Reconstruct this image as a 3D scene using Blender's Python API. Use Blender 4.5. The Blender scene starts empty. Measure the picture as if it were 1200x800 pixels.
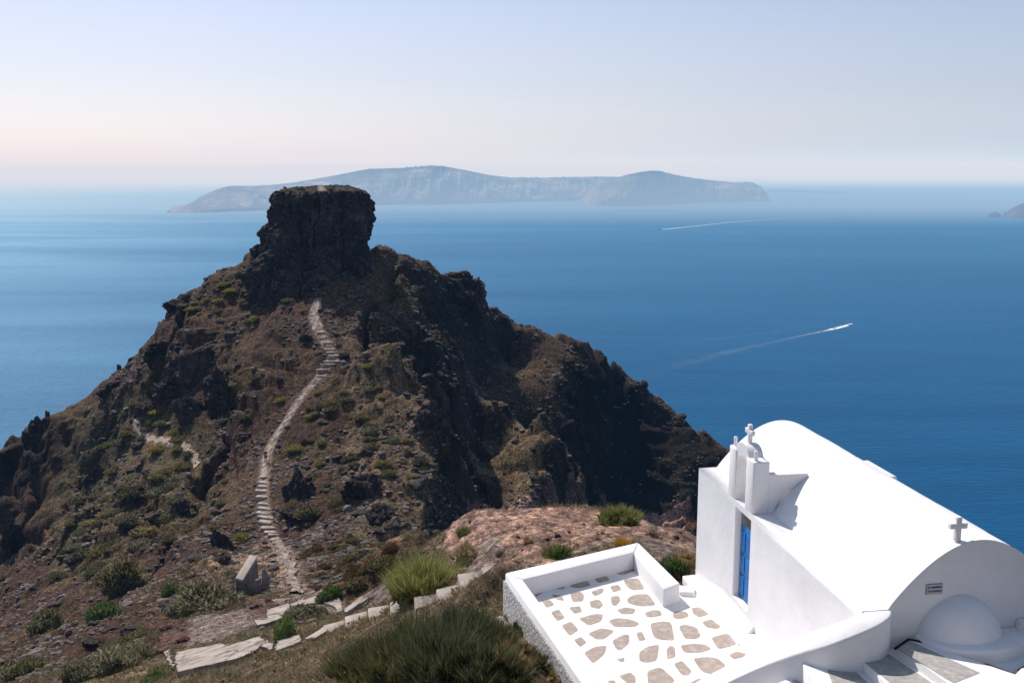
import bpy, bmesh, math, random
import numpy as np
from mathutils import Vector, Matrix, noise as mnoise
from mathutils.bvhtree import BVHTree
random.seed(7); rng = np.random.default_rng(11)
scene = bpy.context.scene
COL = scene.collection
R = math.radians
CAMZ = 300.0

# ------------------------------------------------------------------ camera
FPX = 1167.0
PITCH = math.atan(200/FPX)
SP, CP = math.sin(PITCH), math.cos(PITCH)
cam_d = bpy.data.cameras.new("camera"); cam = bpy.data.objects.new("camera", cam_d); COL.objects.link(cam)
cam.location = (0, 0, CAMZ); cam.rotation_euler = (math.pi/2-PITCH, 0, 0)
cam_d.sensor_width = 36; cam_d.lens = 36*FPX/1200; cam_d.clip_start = .1; cam_d.clip_end = 300000
scene.camera = cam

def ray(px, py):
    a, b = (px-600)/FPX, (400-py)/FPX
    return np.array([a, CP+b*SP, -SP+b*CP])
def atz(px, py, z):            # point of the sight line at height z (relative to the eye)
    d = ray(px, py); return d*(z/d[2])
def aty(px, py, y):
    d = ray(px, py); return d*(y/d[1])

# ------------------------------------------------------------------ noise (numpy)
def _hash(i, j, k, s):
    h = (i*374761393 + j*668265263 + k*2147483647 + s*974711) & 0xFFFFFFFF
    h = ((h ^ (h >> 13))*1274126177) & 0xFFFFFFFF
    h = ((h ^ (h >> 15))*2246822519) & 0xFFFFFFFF
    return ((h ^ (h >> 16)) & 0xFFFFFF)/float(0xFFFFFF)
def vnoise(p, s=0):
    p = np.asarray(p, dtype=np.float64)
    i = np.floor(p).astype(np.int64); f = p-i
    f = f*f*f*(f*(f*6-15)+10)
    r = 0
    for dx in (0, 1):
        wx = f[:, 0] if dx else 1-f[:, 0]
        for dy in (0, 1):
            wy = f[:, 1] if dy else 1-f[:, 1]
            for dz in (0, 1):
                wz = f[:, 2] if dz else 1-f[:, 2]
                r = r + wx*wy*wz*_hash(i[:, 0]+dx, i[:, 1]+dy, i[:, 2]+dz, s)
    return r*2-1
def fbm(p, o=4, s=0, g=.5, ridged=False):
    p = np.asarray(p, dtype=np.float64); a = 1; r = 0; t = 0
    for k in range(o):
        n = vnoise(p*(2.03**k)+k*17.3, s+k)
        if ridged: n = 1-2*np.abs(n)
        r = r+a*n; t += a; a *= g
    return r/t
def sstep(a, b, x):
    t = np.clip((x-a)/(b-a), 0, 1); return t*t*(3-2*t)

# ------------------------------------------------------------------ object helpers
def tag(o, label=None, cat=None, group=None, kind=None):
    if label: o['label'] = label
    if cat: o['category'] = cat
    if group: o['group'] = group
    if kind: o['kind'] = kind
    return o
def link(name, me, parent=None, mat=None):
    o = bpy.data.objects.new(name, me); COL.objects.link(o)
    if mat is not None and me is not None and not me.materials: me.materials.append(mat)
    if parent is not None: o.parent = parent
    return o
def empty(name, loc=(0, 0, 0), rot=(0, 0, 0)):
    o = bpy.data.objects.new(name, None); COL.objects.link(o)
    o.location = loc; o.rotation_euler = rot; o.empty_display_size = .2; return o
def mesh_np(name, V, F, mat=None, smooth=False, link_it=True, parent=None):
    V = np.ascontiguousarray(V, dtype=np.float32); F = np.ascontiguousarray(F, dtype=np.int32)
    me = bpy.data.meshes.new(name); k = F.shape[1]
    me.vertices.add(len(V)); me.vertices.foreach_set('co', V.ravel())
    me.loops.add(F.size); me.loops.foreach_set('vertex_index', F.ravel())
    me.polygons.add(len(F)); me.polygons.foreach_set('loop_start', np.arange(0, F.size, k, dtype=np.int32))
    try: me.polygons.foreach_set('loop_total', np.full(len(F), k, dtype=np.int32))
    except Exception: pass
    me.update(calc_edges=True); me.validate()
    me.polygons.foreach_set('use_smooth', np.full(len(me.polygons), smooth, dtype=bool))
    if mat: me.materials.append(mat)
    return link(name, me, parent) if link_it else me
def mesh_py(name, V, F, mat=None, smooth=False, parent=None, bevel=0, seg=2, fix=True):
    me = bpy.data.meshes.new(name); me.from_pydata([tuple(map(float, v)) for v in V], [], F); me.update()
    if fix:
        bm = bmesh.new(); bm.from_mesh(me); bmesh.ops.recalc_face_normals(bm, faces=bm.faces); bm.to_mesh(me); bm.free()
    if smooth: me.polygons.foreach_set('use_smooth', [True]*len(me.polygons))
    o = link(name, me, parent, mat)
    if bevel:
        m = o.modifiers.new('bevel', 'BEVEL'); m.width = bevel; m.segments = seg; m.limit_method = 'ANGLE'; m.angle_limit = R(35)
        me.polygons.foreach_set('use_smooth', [True]*len(me.polygons))
    return o
class MB:
    def __init__(s): s.V = []; s.F = []
    def add(s, V, F):
        n = len(s.V); s.V += [tuple(v) for v in V]; s.F += [[i+n for i in f] for f in F]
    def prism(s, poly, z0, z1):       # poly: list of xy ; z1 may be a list of heights
        n = len(poly); zt = z1 if isinstance(z1, (list, tuple)) else [z1]*n
        V = [(p[0], p[1], z0) for p in poly]+[(p[0], p[1], zt[i]) for i, p in enumerate(poly)]
        F = [list(range(n))[::-1], list(range(n, 2*n))]+[[i, (i+1) % n, n+(i+1) % n, n+i] for i in range(n)]
        s.add(V, F)
    def hexa(s, P):                   # 8 points: bottom 4, top 4
        s.add(P, [[3, 2, 1, 0], [4, 5, 6, 7], [0, 1, 5, 4], [1, 2, 6, 5], [2, 3, 7, 6], [3, 0, 4, 7]])
    def build(s, name, mat, parent=None, bevel=0, smooth=False, seg=2):
        return mesh_py(name, s.V, s.F, mat, smooth, parent, bevel, seg)
def A3(v): return (float(v[0]), float(v[1]), float(v[2])+CAMZ)

# ------------------------------------------------------------------ materials
def mat_new(name):
    m = bpy.data.materials.new(name); m.use_nodes = True
    nt = m.node_tree; b = nt.nodes.get('Principled BSDF'); return m, nt, b
def N(nt, t, **kw):
    n = nt.nodes.new(t)
    for k, v in kw.items():
        if k in n.inputs.keys(): n.inputs[k].default_value = v
        else: setattr(n, k, v)
    return n
def ramp(nt, fac, stops):
    r = nt.nodes.new('ShaderNodeValToRGB'); el = r.color_ramp.elements
    while len(el) < len(stops): el.new(.5)
    for e, (p, c) in zip(el, stops): e.position = p; e.color = (*c, 1) if len(c) == 3 else c
    nt.links.new(fac, r.inputs[0]); return r.outputs[0]
def noise_tex(nt, vec, scale, detail=6, rough=.6, dist=0):
    n = nt.nodes.new('ShaderNodeTexNoise'); n.inputs['Scale'].default_value = scale
    n.inputs['Detail'].default_value = detail; n.inputs['Roughness'].default_value = rough; n.inputs['Distortion'].default_value = dist
    if vec is not None: nt.links.new(vec, n.inputs['Vector'])
    return n.outputs['Fac']
def mixc(nt, fac, a, b, mode='MIX'):
    m = nt.nodes.new('ShaderNodeMix'); m.data_type = 'RGBA'; m.blend_type = mode
    for s, v in ((0, fac), (6, a), (7, b)):
        if isinstance(v, (int, float)): m.inputs[s].default_value = v
        elif isinstance(v, tuple): m.inputs[s].default_value = (*v, 1) if len(v) == 3 else v
        else: nt.links.new(v, m.inputs[s])
    return m.outputs[2]
def bump(nt, b, h, strength=.5, dist=.05):
    n = nt.nodes.new('ShaderNodeBump'); n.inputs['Strength'].default_value = strength; n.inputs['Distance'].default_value = dist
    nt.links.new(h, n.inputs['Height']); nt.links.new(n.outputs[0], b.inputs['Normal']); return n
def objvec(nt, scale=None):
    t = nt.nodes.new('ShaderNodeTexCoord'); o = t.outputs['Object']
    if scale:
        m = nt.nodes.new('ShaderNodeMapping'); m.inputs['Scale'].default_value = scale; nt.links.new(o, m.inputs[0]); return m.outputs[0]
    return o

def mat_plaster(name='white_plaster', base=(.835, .81, .81), stain=.9):
    m, nt, b = mat_new(name); v = objvec(nt)
    n1 = noise_tex(nt, v, 1.1, 6, .65); n2 = noise_tex(nt, v, 14, 6, .7)
    c = ramp(nt, n1, [(.25, tuple(x*.88 for x in base)), (.6, base)])
    c = mixc(nt, ramp(nt, n2, [(.62, (0, 0, 0)), (.85, (stain*.25,)*3)]), c, (.52, .49, .46))
    nt.links.new(c, b.inputs['Base Color']); b.inputs['Roughness'].default_value = .85
    n3 = noise_tex(nt, v, 5, 8, .7)
    bump(nt, b, n3, .35, .03); return m
def mat_rough_wall():
    m, nt, b = mat_new('whitewashed_rubble'); v = objvec(nt)
    vo = nt.nodes.new('ShaderNodeTexVoronoi'); vo.feature = 'DISTANCE_TO_EDGE'; vo.inputs['Scale'].default_value = 9; nt.links.new(v, vo.inputs['Vector'])
    n = noise_tex(nt, v, 22, 8, .75)
    c = ramp(nt, n, [(.3, (.16, .14, .14)), (.5, (.42, .39, .39)), (.56, (.74, .72, .72))])
    nt.links.new(c, b.inputs['Base Color']); b.inputs['Roughness'].default_value = .95
    mm = nt.nodes.new('ShaderNodeMath'); mm.operation = 'ADD'; nt.links.new(n, mm.inputs[0]); nt.links.new(vo.outputs['Distance'], mm.inputs[1])
    bump(nt, b, mm.outputs[0], .9, .09); return m
def mat_simple(name, stops, scale=6, rough=.9, bs=.5, bd=.03, detail=8, vec_scale=None, rr=.65):
    m, nt, b = mat_new(name); v = objvec(nt, vec_scale); n = noise_tex(nt, v, scale, detail, rr)
    nt.links.new(ramp(nt, n, stops), b.inputs['Base Color']); b.inputs['Roughness'].default_value = rough
    b.inputs['Specular IOR Level'].default_value = .3
    if bs: bump(nt, b, noise_tex(nt, v, scale*3, 8, .7), bs, bd)
    return m
def mat_foliage(name, dark, mid, light, trans=.38):
    m, nt, b = mat_new(name); g = nt.nodes.new('ShaderNodeNewGeometry'); oi = nt.nodes.new('ShaderNodeObjectInfo')
    c = ramp(nt, g.outputs['Random Per Island'], [(0, dark), (.45, mid), (1, light)])
    t = ramp(nt, oi.outputs['Random'], [(0, (.62, .62, .55)), (.5, (1, 1, 1)), (1, (1.25, 1.1, .85))])
    c = mixc(nt, 1.0, c, t, 'MULTIPLY')
    nt.links.new(c, b.inputs['Base Color']); b.inputs['Roughness'].default_value = .7; b.inputs['Specular IOR Level'].default_value = .25
    tr = nt.nodes.new('ShaderNodeBsdfTranslucent'); nt.links.new(c, tr.inputs['Color'])
    mx = nt.nodes.new('ShaderNodeMixShader'); mx.inputs[0].default_value = trans
    out = nt.nodes['Material Output']; nt.links.new(b.outputs[0], mx.inputs[1]); nt.links.new(tr.outputs[0], mx.inputs[2]); nt.links.new(mx.outputs[0], out.inputs['Surface'])
    return m
def mat_rock(name, stops, scale=.8, bd=.5, bs=1.0, fine=6):
    m, nt, b = mat_new(name); v = objvec(nt)
    n1 = noise_tex(nt, v, scale, 10, .7, .3); n2 = noise_tex(nt, v, scale*fine, 6, .7)
    c = ramp(nt, n1, stops)
    c = mixc(nt, ramp(nt, n2, [(.5, (0, 0, 0)), (.75, (.5, .5, .5))]), c, tuple(x*1.9+.02 for x in stops[-1][1]))
    nt.links.new(c, b.inputs['Base Color']); b.inputs['Roughness'].default_value = .93; b.inputs['Specular IOR Level'].default_value = .2
    mm = nt.nodes.new('ShaderNodeMath'); mm.operation = 'MULTIPLY_ADD'; nt.links.new(n2, mm.inputs[0]); mm.inputs[1].default_value = .4; nt.links.new(n1, mm.inputs[2])
    bump(nt, b, mm.outputs[0], bs, bd); return m
def mat_terrain():
    m, nt, b = mat_new('volcanic_ground'); v = objvec(nt)
    at = nt.nodes.new('ShaderNodeAttribute'); at.attribute_name = 'zone'
    wr = nt.nodes.new('ShaderNodeAttribute'); wr.attribute_name = 'rough'
    nf = noise_tex(nt, v, 3.2, 11, .78); nm = noise_tex(nt, v, .9, 8, .7)
    f = ramp(nt, nf, [(.36, (.14, .12, .12)), (.49, (.78, .76, .76)), (.62, (2.3, 2.15, 1.95))])
    g = ramp(nt, nm, [(.34, (.42, .38, .36)), (.5, (1, 1, 1)), (.66, (1.6, 1.5, 1.25))])
    c = mixc(nt, 1.0, at.outputs['Color'], f, 'MULTIPLY'); c = mixc(nt, 1.0, c, g, 'MULTIPLY')
    # pale stones
    vo = nt.nodes.new('ShaderNodeTexVoronoi'); vo.inputs['Scale'].default_value = 2.1; nt.links.new(v, vo.inputs['Vector'])
    sp = ramp(nt, vo.outputs['Distance'], [(.10, (1, 1, 1)), (.2, (0, 0, 0))])
    rsel = ramp(nt, vo.outputs['Color'], [(.72, (0, 0, 0)), (.8, (.8, .8, .8))])
    sp = mixc(nt, 1.0, sp, rsel, 'MULTIPLY'); sp = mixc(nt, 1.0, sp, wr.outputs['Color'], 'MULTIPLY')
    c = mixc(nt, sp, c, (.24, .2, .185))
    nt.links.new(c, b.inputs['Base Color']); b.inputs['Roughness'].default_value = .95; b.inputs['Specular IOR Level'].default_value = .15
    b1 = nt.nodes.new('ShaderNodeBump'); b1.inputs['Strength'].default_value = .9; b1.inputs['Distance'].default_value = .5
    nt.links.new(nm, b1.inputs['Height'])
    b2 = nt.nodes.new('ShaderNodeBump'); b2.inputs['Strength'].default_value = .9; b2.inputs['Distance'].default_value = .16
    nt.links.new(nf, b2.inputs['Height']); nt.links.new(b1.outputs[0], b2.inputs['Normal']); nt.links.new(b2.outputs[0], b.inputs['Normal'])
    return m

M = {}
M['plaster'] = mat_plaster()
M['rubble_wall'] = mat_rough_wall()
M['flag'] = mat_simple('tan_flagstone', [(.3, (.30, .245, .205)), (.55, (.40, .33, .285)), (.75, (.55, .49, .45))], 7, .85, .3, .01)
M['tread'] = mat_simple('grey_stair_stone', [(.3, (.30, .275, .26)), (.55, (.40, .375, .355)), (.75, (.58, .55, .53))], 9, .9, .4, .02)
M['concrete'] = mat_simple('weathered_concrete', [(.36, (.17, .135, .115)), (.48, (.31, .26, .225)), (.66, (.42, .355, .31))], 1.3, .95, .8, .05)
M['path'] = mat_simple('pale_path_stone', [(.38, (.10, .07, .058)), (.5, (.27, .205, .17)), (.64, (.46, .38, .335))], 1.6, .95, .8, .15)
M['dirt'] = mat_simple('tan_dirt_trail', [(.35, (.30, .21, .15)), (.6, (.46, .34, .26))], 2.2, .95, .5, .05)
M['step'] = mat_simple('pale_step_stone', [(.35, (.15, .115, .095)), (.5, (.34, .275, .235)), (.68, (.46, .385, .335))], 1.6, .95, .6, .06)
M['bluedoor'] = mat_simple('blue_door_paint', [(.3, (.004, .13, .40)), (.7, (.008, .18, .50))], 5, .45, .1, .004)
M['glass'] = mat_simple('dull_door_glass', [(.3, (.12, .10, .085)), (.7, (.2, .17, .145))], 4, .2, 0)
M['metal'] = mat_simple('door_metal', [(.3, (.5, .5, .5)), (.7, (.6, .6, .6))], 4, .35, 0)
M['dark'] = mat_simple('dark_lettering', [(.3, (.03, .03, .035)), (.7, (.05, .05, .05))], 4, .8, 0)
M['plaque'] = mat_simple('pale_marble_plaque', [(.3, (.52, .52, .54)), (.7, (.6, .6, .62))], 8, .5, 0)
M['plaque_edge'] = mat_simple('grey_plaque_edge', [(.3, (.27, .26, .27)), (.7, (.33, .32, .33))], 8, .7, 0)
M['rock'] = mat_rock('dark_volcanic_rock', [(.3, (.012, .009, .009)), (.46, (.035, .022, .020)), (.6, (.08, .05, .043)), (.72, (.13, .10, .095))], .45, 1.4)
M['butte'] = mat_rock('summit_rock', [(.3, (.014, .010, .010)), (.45, (.045, .030, .027)), (.58, (.10, .068, .058)), (.7, (.20, .17, .165))], .5, 1.6, 1.0, 5)
M['rock2'] = mat_rock('brown_volcanic_boulder', [(.3, (.02, .015, .014)), (.5, (.055, .04, .035)), (.7, (.12, .09, .078))], 1.2, .3)
M['stone'] = mat_rock('loose_grey_stone', [(.3, (.04, .03, .027)), (.5, (.11, .083, .073)), (.7, (.27, .22, .195))], 1.5, .1)
M['ruin'] = mat_rock('grey_rubble_masonry', [(.3, (.07, .062, .06)), (.5, (.16, .14, .135)), (.7, (.27, .235, .215))], 1.2, .12, .9, 4)
M['ruin_cap'] = mat_simple('pale_masonry_coping', [(.3, (.33, .26, .22)), (.7, (.5, .41, .36))], 3, .95, .5, .05)
M['broom'] = mat_foliage('dark_broom_green', (.022, .032, .012), (.068, .082, .030), (.21, .195, .105))
M['yellowgreen'] = mat_foliage('yellow_green_twigs', (.09, .10, .025), (.28, .28, .075), (.52, .48, .19))
M['olive'] = mat_foliage('olive_cushion_scrub', (.05, .045, .02), (.13, .12, .055), (.27, .235, .125))
M['yolive'] = mat_foliage('yellow_olive_scrub', (.10, .09, .02), (.22, .195, .05), (.38, .33, .11))
M['rust'] = mat_foliage('rust_brown_scrub', (.05, .028, .013), (.14, .083, .038), (.25, .16, .085))
M['green'] = mat_foliage('fresh_green_scrub', (.03, .05, .015), (.085, .13, .035), (.18, .24, .08))
M['greygreen'] = mat_foliage('grey_green_scrub', (.09, .085, .05), (.21, .19, .12), (.38, .34, .22))
M['straw'] = mat_foliage('dry_straw', (.12, .085, .04), (.27, .20, .10), (.45, .35, .2), .3)
M['flower'] = mat_foliage('golden_dry_flowers', (.2, .12, .02), (.42, .25, .03), (.6, .4, .06), .2)
M['twig'] = mat_simple('grey_brown_twigs', [(.3, (.06, .045, .035)), (.7, (.14, .11, .09))], 10, .9, 0)
M['terrain'] = mat_terrain()

# ------------------------------------------------------------------ terrain control points
# (px, py, forward distance) read off the photograph's sight lines
CP_PIX = [
 # close foreground, left of the terrace
 (600,790,17.6),(590,724,21.6),(575,700,24.0),(400,800,24),(300,800,30),(200,800,35),(100,800,42),(0,800,62),
 (590,668,24.5),(540,690,26.5),(480,700,30),(420,725,33),(350,748,38),(300,757,39),(250,768,39.5),(205,780,39),
 (150,760,50),(200,742,50),(250,735,52),(330,716,55),(430,704,50),(470,693,42),(380,700,60),(300,725,50),
 (497,692,30),(520,672,31),(540,650,33),
 # red dirt shelf beyond the terrace
 (556,600,37),(600,598,38),(640,596,39),(700,603,39),(760,612,37),(815,628,33),(560,640,31),(640,640,29),(700,640,28),(760,650,27),(800,675,24),
 (600,618,33),(650,617,33),(700,617,33),(740,622,32.5),(590,607,36),(640,605,36),(700,607,36.2),(745,613,36),
 # saddle
 (350,690,76),(295,700,70),(240,700,75),(420,690,70),(345,662,92),(330,640,108),(300,650,100),(420,640,98),(460,660,84),(470,625,102),(400,600,112),(250,650,98),
 # path spur
 (305,570,122),(311,535,130),(345,470,142),(385,440,148),(390,400,156),(370,362,166),(390,335,172),
 (345,590,116),(360,540,126),(420,560,118),(440,500,131),(470,560,120),
 (420,395,158),(470,440,146),(512,478,138),(528,520,131),(520,575,122),(505,615,110),
 # slope left of the path
 (300,430,156),(260,470,152),(300,500,141),(260,560,133),(200,560,142),(250,610,118),(200,620,124),(150,640,124),(150,700,98),(100,700,105),(200,680,98),
 (230,400,170),(320,360,176),(280,345,180),(200,480,160),(150,500,160),(170,512,157),(228,545,143),(100,560,160),(100,620,140),(60,650,135),(20,620,158),(0,700,122),(50,720,108),(0,760,90),(100,745,80),(60,580,160),(20,560,172),
 # left skyline
 (318,292,190),(300,302,189),(262,325,188),(215,352,186),(192,385,184),(168,408,182),(140,440,181),(115,462,180),(80,485,178),(55,498,176),(30,525,174),(0,541,172),
 # right skyline
 (440,292,194),(465,300,199),(500,310,205),(530,322,209),(555,330,210),(578,372,216),(620,384,224),(660,396,230),(700,407,233),(722,432,233),(745,455,231),(780,480,228),(800,500,226),(825,515,222),(842,528,219),(880,560,214),
 # sunny brown spur in the gully
 (552,440,196),(590,470,178),(636,484,170),(650,510,160),(600,520,162),(565,515,174),(562,560,164),(600,580,148),(645,560,143),(640,600,130),(588,600,147),(590,425,213),(635,430,209),(668,455,205),(690,440,214),(640,402,219),(556,395,206),(520,360,196),(490,340,190),(668,500,196),(674,560,192),
 # dark cliff on the right
 (700,480,222),(705,520,214),(700,600,206),(750,560,212),(800,600,204),(760,500,222),
]
CPT = []
for px, py, y in CP_PIX: CPT.append(aty(px, py, y))
# hidden ground : (x, y, z relative to the eye)
CPT += [np.array(p, float) for p in [
 # under and around the viewer and the chapel
 (0,-20,-1),(0,0,-2.2),(-15,0,-5),(-40,0,-20),(-100,0,-70),(15,0,-2),(40,0,-12),(0,8,-6.5),(8,6,-5),(-6,12,-10),(14,12,-9.5),
 (3,14,-10.2),(7,14,-10.2),(9,20,-10.9),(9,24,-12.2),(5.5,24,-11.2),(14,22,-14),(20,30,-30),(30,20,-30),(60,20,-60),(100,0,-90),
 (1.2,24.5,-11.1),(4.1,22.9,-10.6),
 # gully behind the dirt shelf
 (-1,48,-24),(6,48,-27),(12,44,-27),(0,60,-42),(12,60,-48),(4,80,-60),(20,80,-70),(-4,75,-50),(-3,100,-56),(8,120,-70),(30,110,-90),(40,60,-80),
 (-5.5,140,-50),(-4,150,-54),(0,165,-58),(5,185,-60),(-2,128,-60),(12,140,-80),(20,170,-80),(30,185,-85),(45,180,-100),(60,140,-120),(70,100,-130),(-8,165,-42),(-12,175,-33),(-7,185,-42),
 (-5,55,-21),(-9,60,-27),
 # left valley
 (-60,40,-45),(-75,70,-65),(-80,100,-72),(-90,130,-78),(-110,150,-100),(-120,100,-110),(-120,50,-100),(-160,100,-170),
 # behind the skyline
 (-20,215,-40),(-40,225,-65),(-70,215,-80),(-100,200,-100),(0,235,-60),(30,250,-80),(60,255,-95),(-60,240,-120),(0,270,-130),(60,290,-160),
 (-110,180,-95),(65,232,-105),(80,215,-115),(60,205,-100),(100,180,-180),(120,240,-220),(-130,230,-190),
 (-30,198,-28),(-38,200,-34),(18,222,-50),(40,245,-62),
 (-350,0,-300),(-300,150,-315),(-260,300,-320),(-120,330,-315),(0,360,-315),(120,360,-315),(220,280,-315),(240,150,-315),(260,40,-300),(-400,-150,-310),(300,-120,-300),(0,-150,8),
 (-600,0,-340),(600,0,-340),(0,700,-340),(500,500,-340),(-500,500,-340),
]]
CPT = np.array(CPT)
# skyline drop points
for (px, py, y) in [(300,302,189),(215,352,186),(168,408,182),(115,462,180),(55,498,176),(0,541,172)]:
    p = aty(px, py, y); CPT = np.vstack([CPT, p+np.array([-7, 9, -9.]), p+np.array([-22, 22, -30.])])
for (px, py, y) in [(500,310,205),(555,330,210),(620,384,224),(700,407,233),(745,455,231),(800,500,226),(842,528,219)]:
    p = aty(px, py, y); CPT = np.vstack([CPT, p+np.array([5, 10, -9.]), p+np.array([14, 26, -28.])])
_c = 1.0
def _phi(d2): return np.sqrt(d2+_c)
_P = CPT[:, :2]
_K = _phi(((_P[:, None]-_P[None])**2).sum(2)) - 0.0
_n = len(CPT)
_A = np.zeros((_n+3, _n+3)); _A[:_n, :_n] = _K + np.eye(_n)*-.02
_A[:_n, _n] = 1; _A[:_n, _n+1:] = _P; _A[_n, :_n] = 1; _A[_n+1:, :_n] = _P.T
_w = np.linalg.solve(_A, np.concatenate([CPT[:, 2], [0, 0, 0]]))
def base_h(x, y):
    x = np.asarray(x, float).ravel(); y = np.asarray(y, float).ravel(); out = np.empty(len(x))
    for s in range(0, len(x), 20000):
        xx, yy = x[s:s+20000], y[s:s+20000]
        d2 = (xx[:, None]-_P[None, :, 0])**2+(yy[:, None]-_P[None, :, 1])**2
        out[s:s+20000] = _phi(d2)@_w[:_n]+_w[_n]+_w[_n+1]*xx+_w[_n+2]*yy
    return out
def base_hit(px, py, y0=14, y1=320):
    d = ray(px, py); d = d/d[1]
    ys = np.concatenate([np.arange(y0, 60, .25), np.arange(60, y1, .5)])
    h = base_h(d[0]*ys, ys); below = d[2]*ys < h
    i = int(np.argmax(below)); y = ys[i]
    return np.array([d[0]*y, y, d[2]*y])

# trails (pixel polylines -> ground)
TR_MAIN = [(372,352),(370,362),(367,372),(372,384),(376,392)]
TR_MID = [(370,446),(358,461),(345,478),(336,495),(325,508),(318,522),(312,535),(311,548),(309,560)]
TR_LOW = [(326,640),(335,650),(342,665),(342,685),(348,697)]
TR_LEFT = [(158,495),(162,505),(170,512),(185,516),(205,520),(220,527),(228,538),(231,548)]
TR_TOP = [(304,320),(316,325),(324,334),(330,340)]
ST_UP_L = [(371.5,392.5),(373,399.5),(376.5,406.5),(380,411.7),(382,417),(382,422),(378.5,427.5),(375,432.7),(370,438),(369,443.2)]
ST_UP_R = [(382,390.7),(385.5,396.7),(390.7,404.7),(394,410),(396,414.2),(401,418.7),(399.5,424),(391,429.2),(385.5,434.5),(382,441.5)]
_ly = [405,425,440,458,475,495,512,530,545,560,575,590,600,612,625]
_ll = [130,122,120,115,115,115,120,120,120,122,130,140,150,160,165]
_lr = [158,158,155,155,160,160,162,160,170,172,178,185,190,192,195]
ST_LO_L = [(260+.35*a, 420.5+.35*y) for a, y in zip(_ll, _ly)]
ST_LO_R = [(260+.35*a, 419+.35*y) for a, y in zip(_lr, _ly)]
def polyhit(L): return np.array([base_hit(*p) for p in L])
W_MAIN, W_MID, W_LOW, W_LEFT, W_TOP = map(polyhit, (TR_MAIN, TR_MID, TR_LOW, TR_LEFT, TR_TOP))
W_SU = (polyhit(ST_UP_L)+polyhit(ST_UP_R))/2; W_SL = (polyhit(ST_LO_L)+polyhit(ST_LO_R))/2
def seg_dist(x, y, PL):
    d = np.full(len(x), 1e9)
    for a, b in zip(PL[:-1], PL[1:]):
        ab = b[:2]-a[:2]; t = np.clip(((x-a[0])*ab[0]+(y-a[1])*ab[1])/(ab@ab+1e-9), 0, 1)
        d = np.minimum(d, np.hypot(x-a[0]-t*ab[0], y-a[1]-t*ab[1]))
    return d
def in_poly(x, y, Q):
    c = np.zeros(len(x), bool); n = len(Q); j = n-1
    for i in range(n):
        xi, yi, xj, yj = Q[i][0], Q[i][1], Q[j][0], Q[j][1]
        c ^= ((yi > y) != (yj > y)) & (x < (xj-xi)*(y-yi)/(yj-yi+1e-12)+xi); j = i
    return c
def zone(L): return polyhit(L)

# concrete path pieces: planes fixed before the ground so that the ground is cut to them
NS = [[(564,664),(588,660),(592,682),(567,687)], [(536,672),(563,669),(567,690),(543,696)], [(511,690),(538,684),(543,697),(515,706)],
 [(485,699),(512,695),(515,706),(487,713)], [(457,705),(485,700),(487,714),(457,721)], [(431,712),(456,708),(458,721),(432,730)],
 [(404,722),(430,715),(432,730),(405,737)], [(379,732),(404,726),(405,737),(381,743)]]
SL = [([(207,766),(234,761),(260,756),(268,759),(290,752),(306,748),(311,756),(306,759),(300,765),(280,774),(246,781),(208,790),(205,779)], 'largest pale concrete path slab, ragged and cracked, at the lower left'),
 ([(191,766),(199,762),(206,788),(201,784)], 'narrow broken concrete sliver left of the dark crack'),
 ([(322,762),(326,752),(340,748),(352,746),(354,754),(340,759),(324,764)], 'small concrete slab beside the leafy green sprig'),
 ([(306,760),(312,751),(321,757),(320,763)], 'small broken concrete piece between two slabs of the path'),
 ([(356,752),(372,742),(381,735),(382,743),(370,750)], 'pale concrete strip at the foot of the near steps'),
 ([(313,716),(338,708),(358,704),(372,700),(378,708),(357,711),(337,717),(331,724),(312,727)], 'upper concrete path slab left of the bright green cushion'),
 ([(373,700),(386,704),(398,700),(428,701),(432,704),(420,711),(404,721),(393,714),(379,708)], 'upper concrete path slab under the bright green cushion'),
 ([(296,728),(311,728),(334,720),(331,726),(311,733),(300,735)], 'pale worn concrete end of the upper path at the gravel')]
CARVE = []      # (xy polygon, plane coefficients)
NSZ = []; zp_ = None
for qd in NS:
    z_ = float(np.mean([base_hit(*p)[2] for p in qd]))+.22
    if zp_ is not None: z_ = min(z_, zp_-.13)
    zp_ = z_; NSZ.append(z_); CARVE.append(([atz(a, b, z_)[:2] for a, b in qd], (0, 0, z_)))
SLP = []
for poly, lab in SL: SLP.append(polyhit(poly)[:, :2])

# grid
def axis(segs):
    a = [segs[0][0]]
    for (s, e, st0, st1) in segs:
        x = s; n = 0
        while x < e-1e-6:
            t = (x-s)/(e-s); x = min(e, x+st0+(st1-st0)*t); a.append(x)
    return np.array(a)
gx = axis([(-620,-180,40,4),(-180,-120,3,.7),(-120,-40,.45,.36),(-40,-14,.33,.16),(-14,9,.15,.15),(9,30,.2,.4),(30,95,.42,.5),(95,180,.8,5),(180,620,6,40)])
gy = axis([(-150,0,12,1.5),(0,15,.6,.2),(15,45,.14,.16),(45,70,.2,.33),(70,215,.34,.38),(215,262,.45,.8),(262,340,1.2,4),(340,720,6,40)])
GX, GY = np.meshgrid(gx, gy); nx, ny = len(gx), len(gy)
X = GX.ravel(); Y = GY.ravel(); Z = base_h(X, Y)
d_tr = np.minimum.reduce([seg_dist(X, Y, w) for w in (W_MAIN, W_MID, W_LOW, W_SU, W_SL)])
d_tr2 = np.minimum(seg_dist(X, Y, W_LEFT), seg_dist(X, Y, W_TOP))
dist = np.hypot(X, Y)
far = sstep(48, 95, dist)
calm = sstep(1.2, 9, d_tr)*sstep(.8, 7, d_tr2)
_sp = zone([(548,432),(575,395),(640,400),(668,455),(655,510),(650,605),(560,605),(545,520)]); _sc = _sp[:, :2].mean(0)
_in = in_poly(X, Y, _sp[:, :2]); _in2 = in_poly(X, Y, _sc+(_sp[:, :2]-_sc)*1.15)
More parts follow.
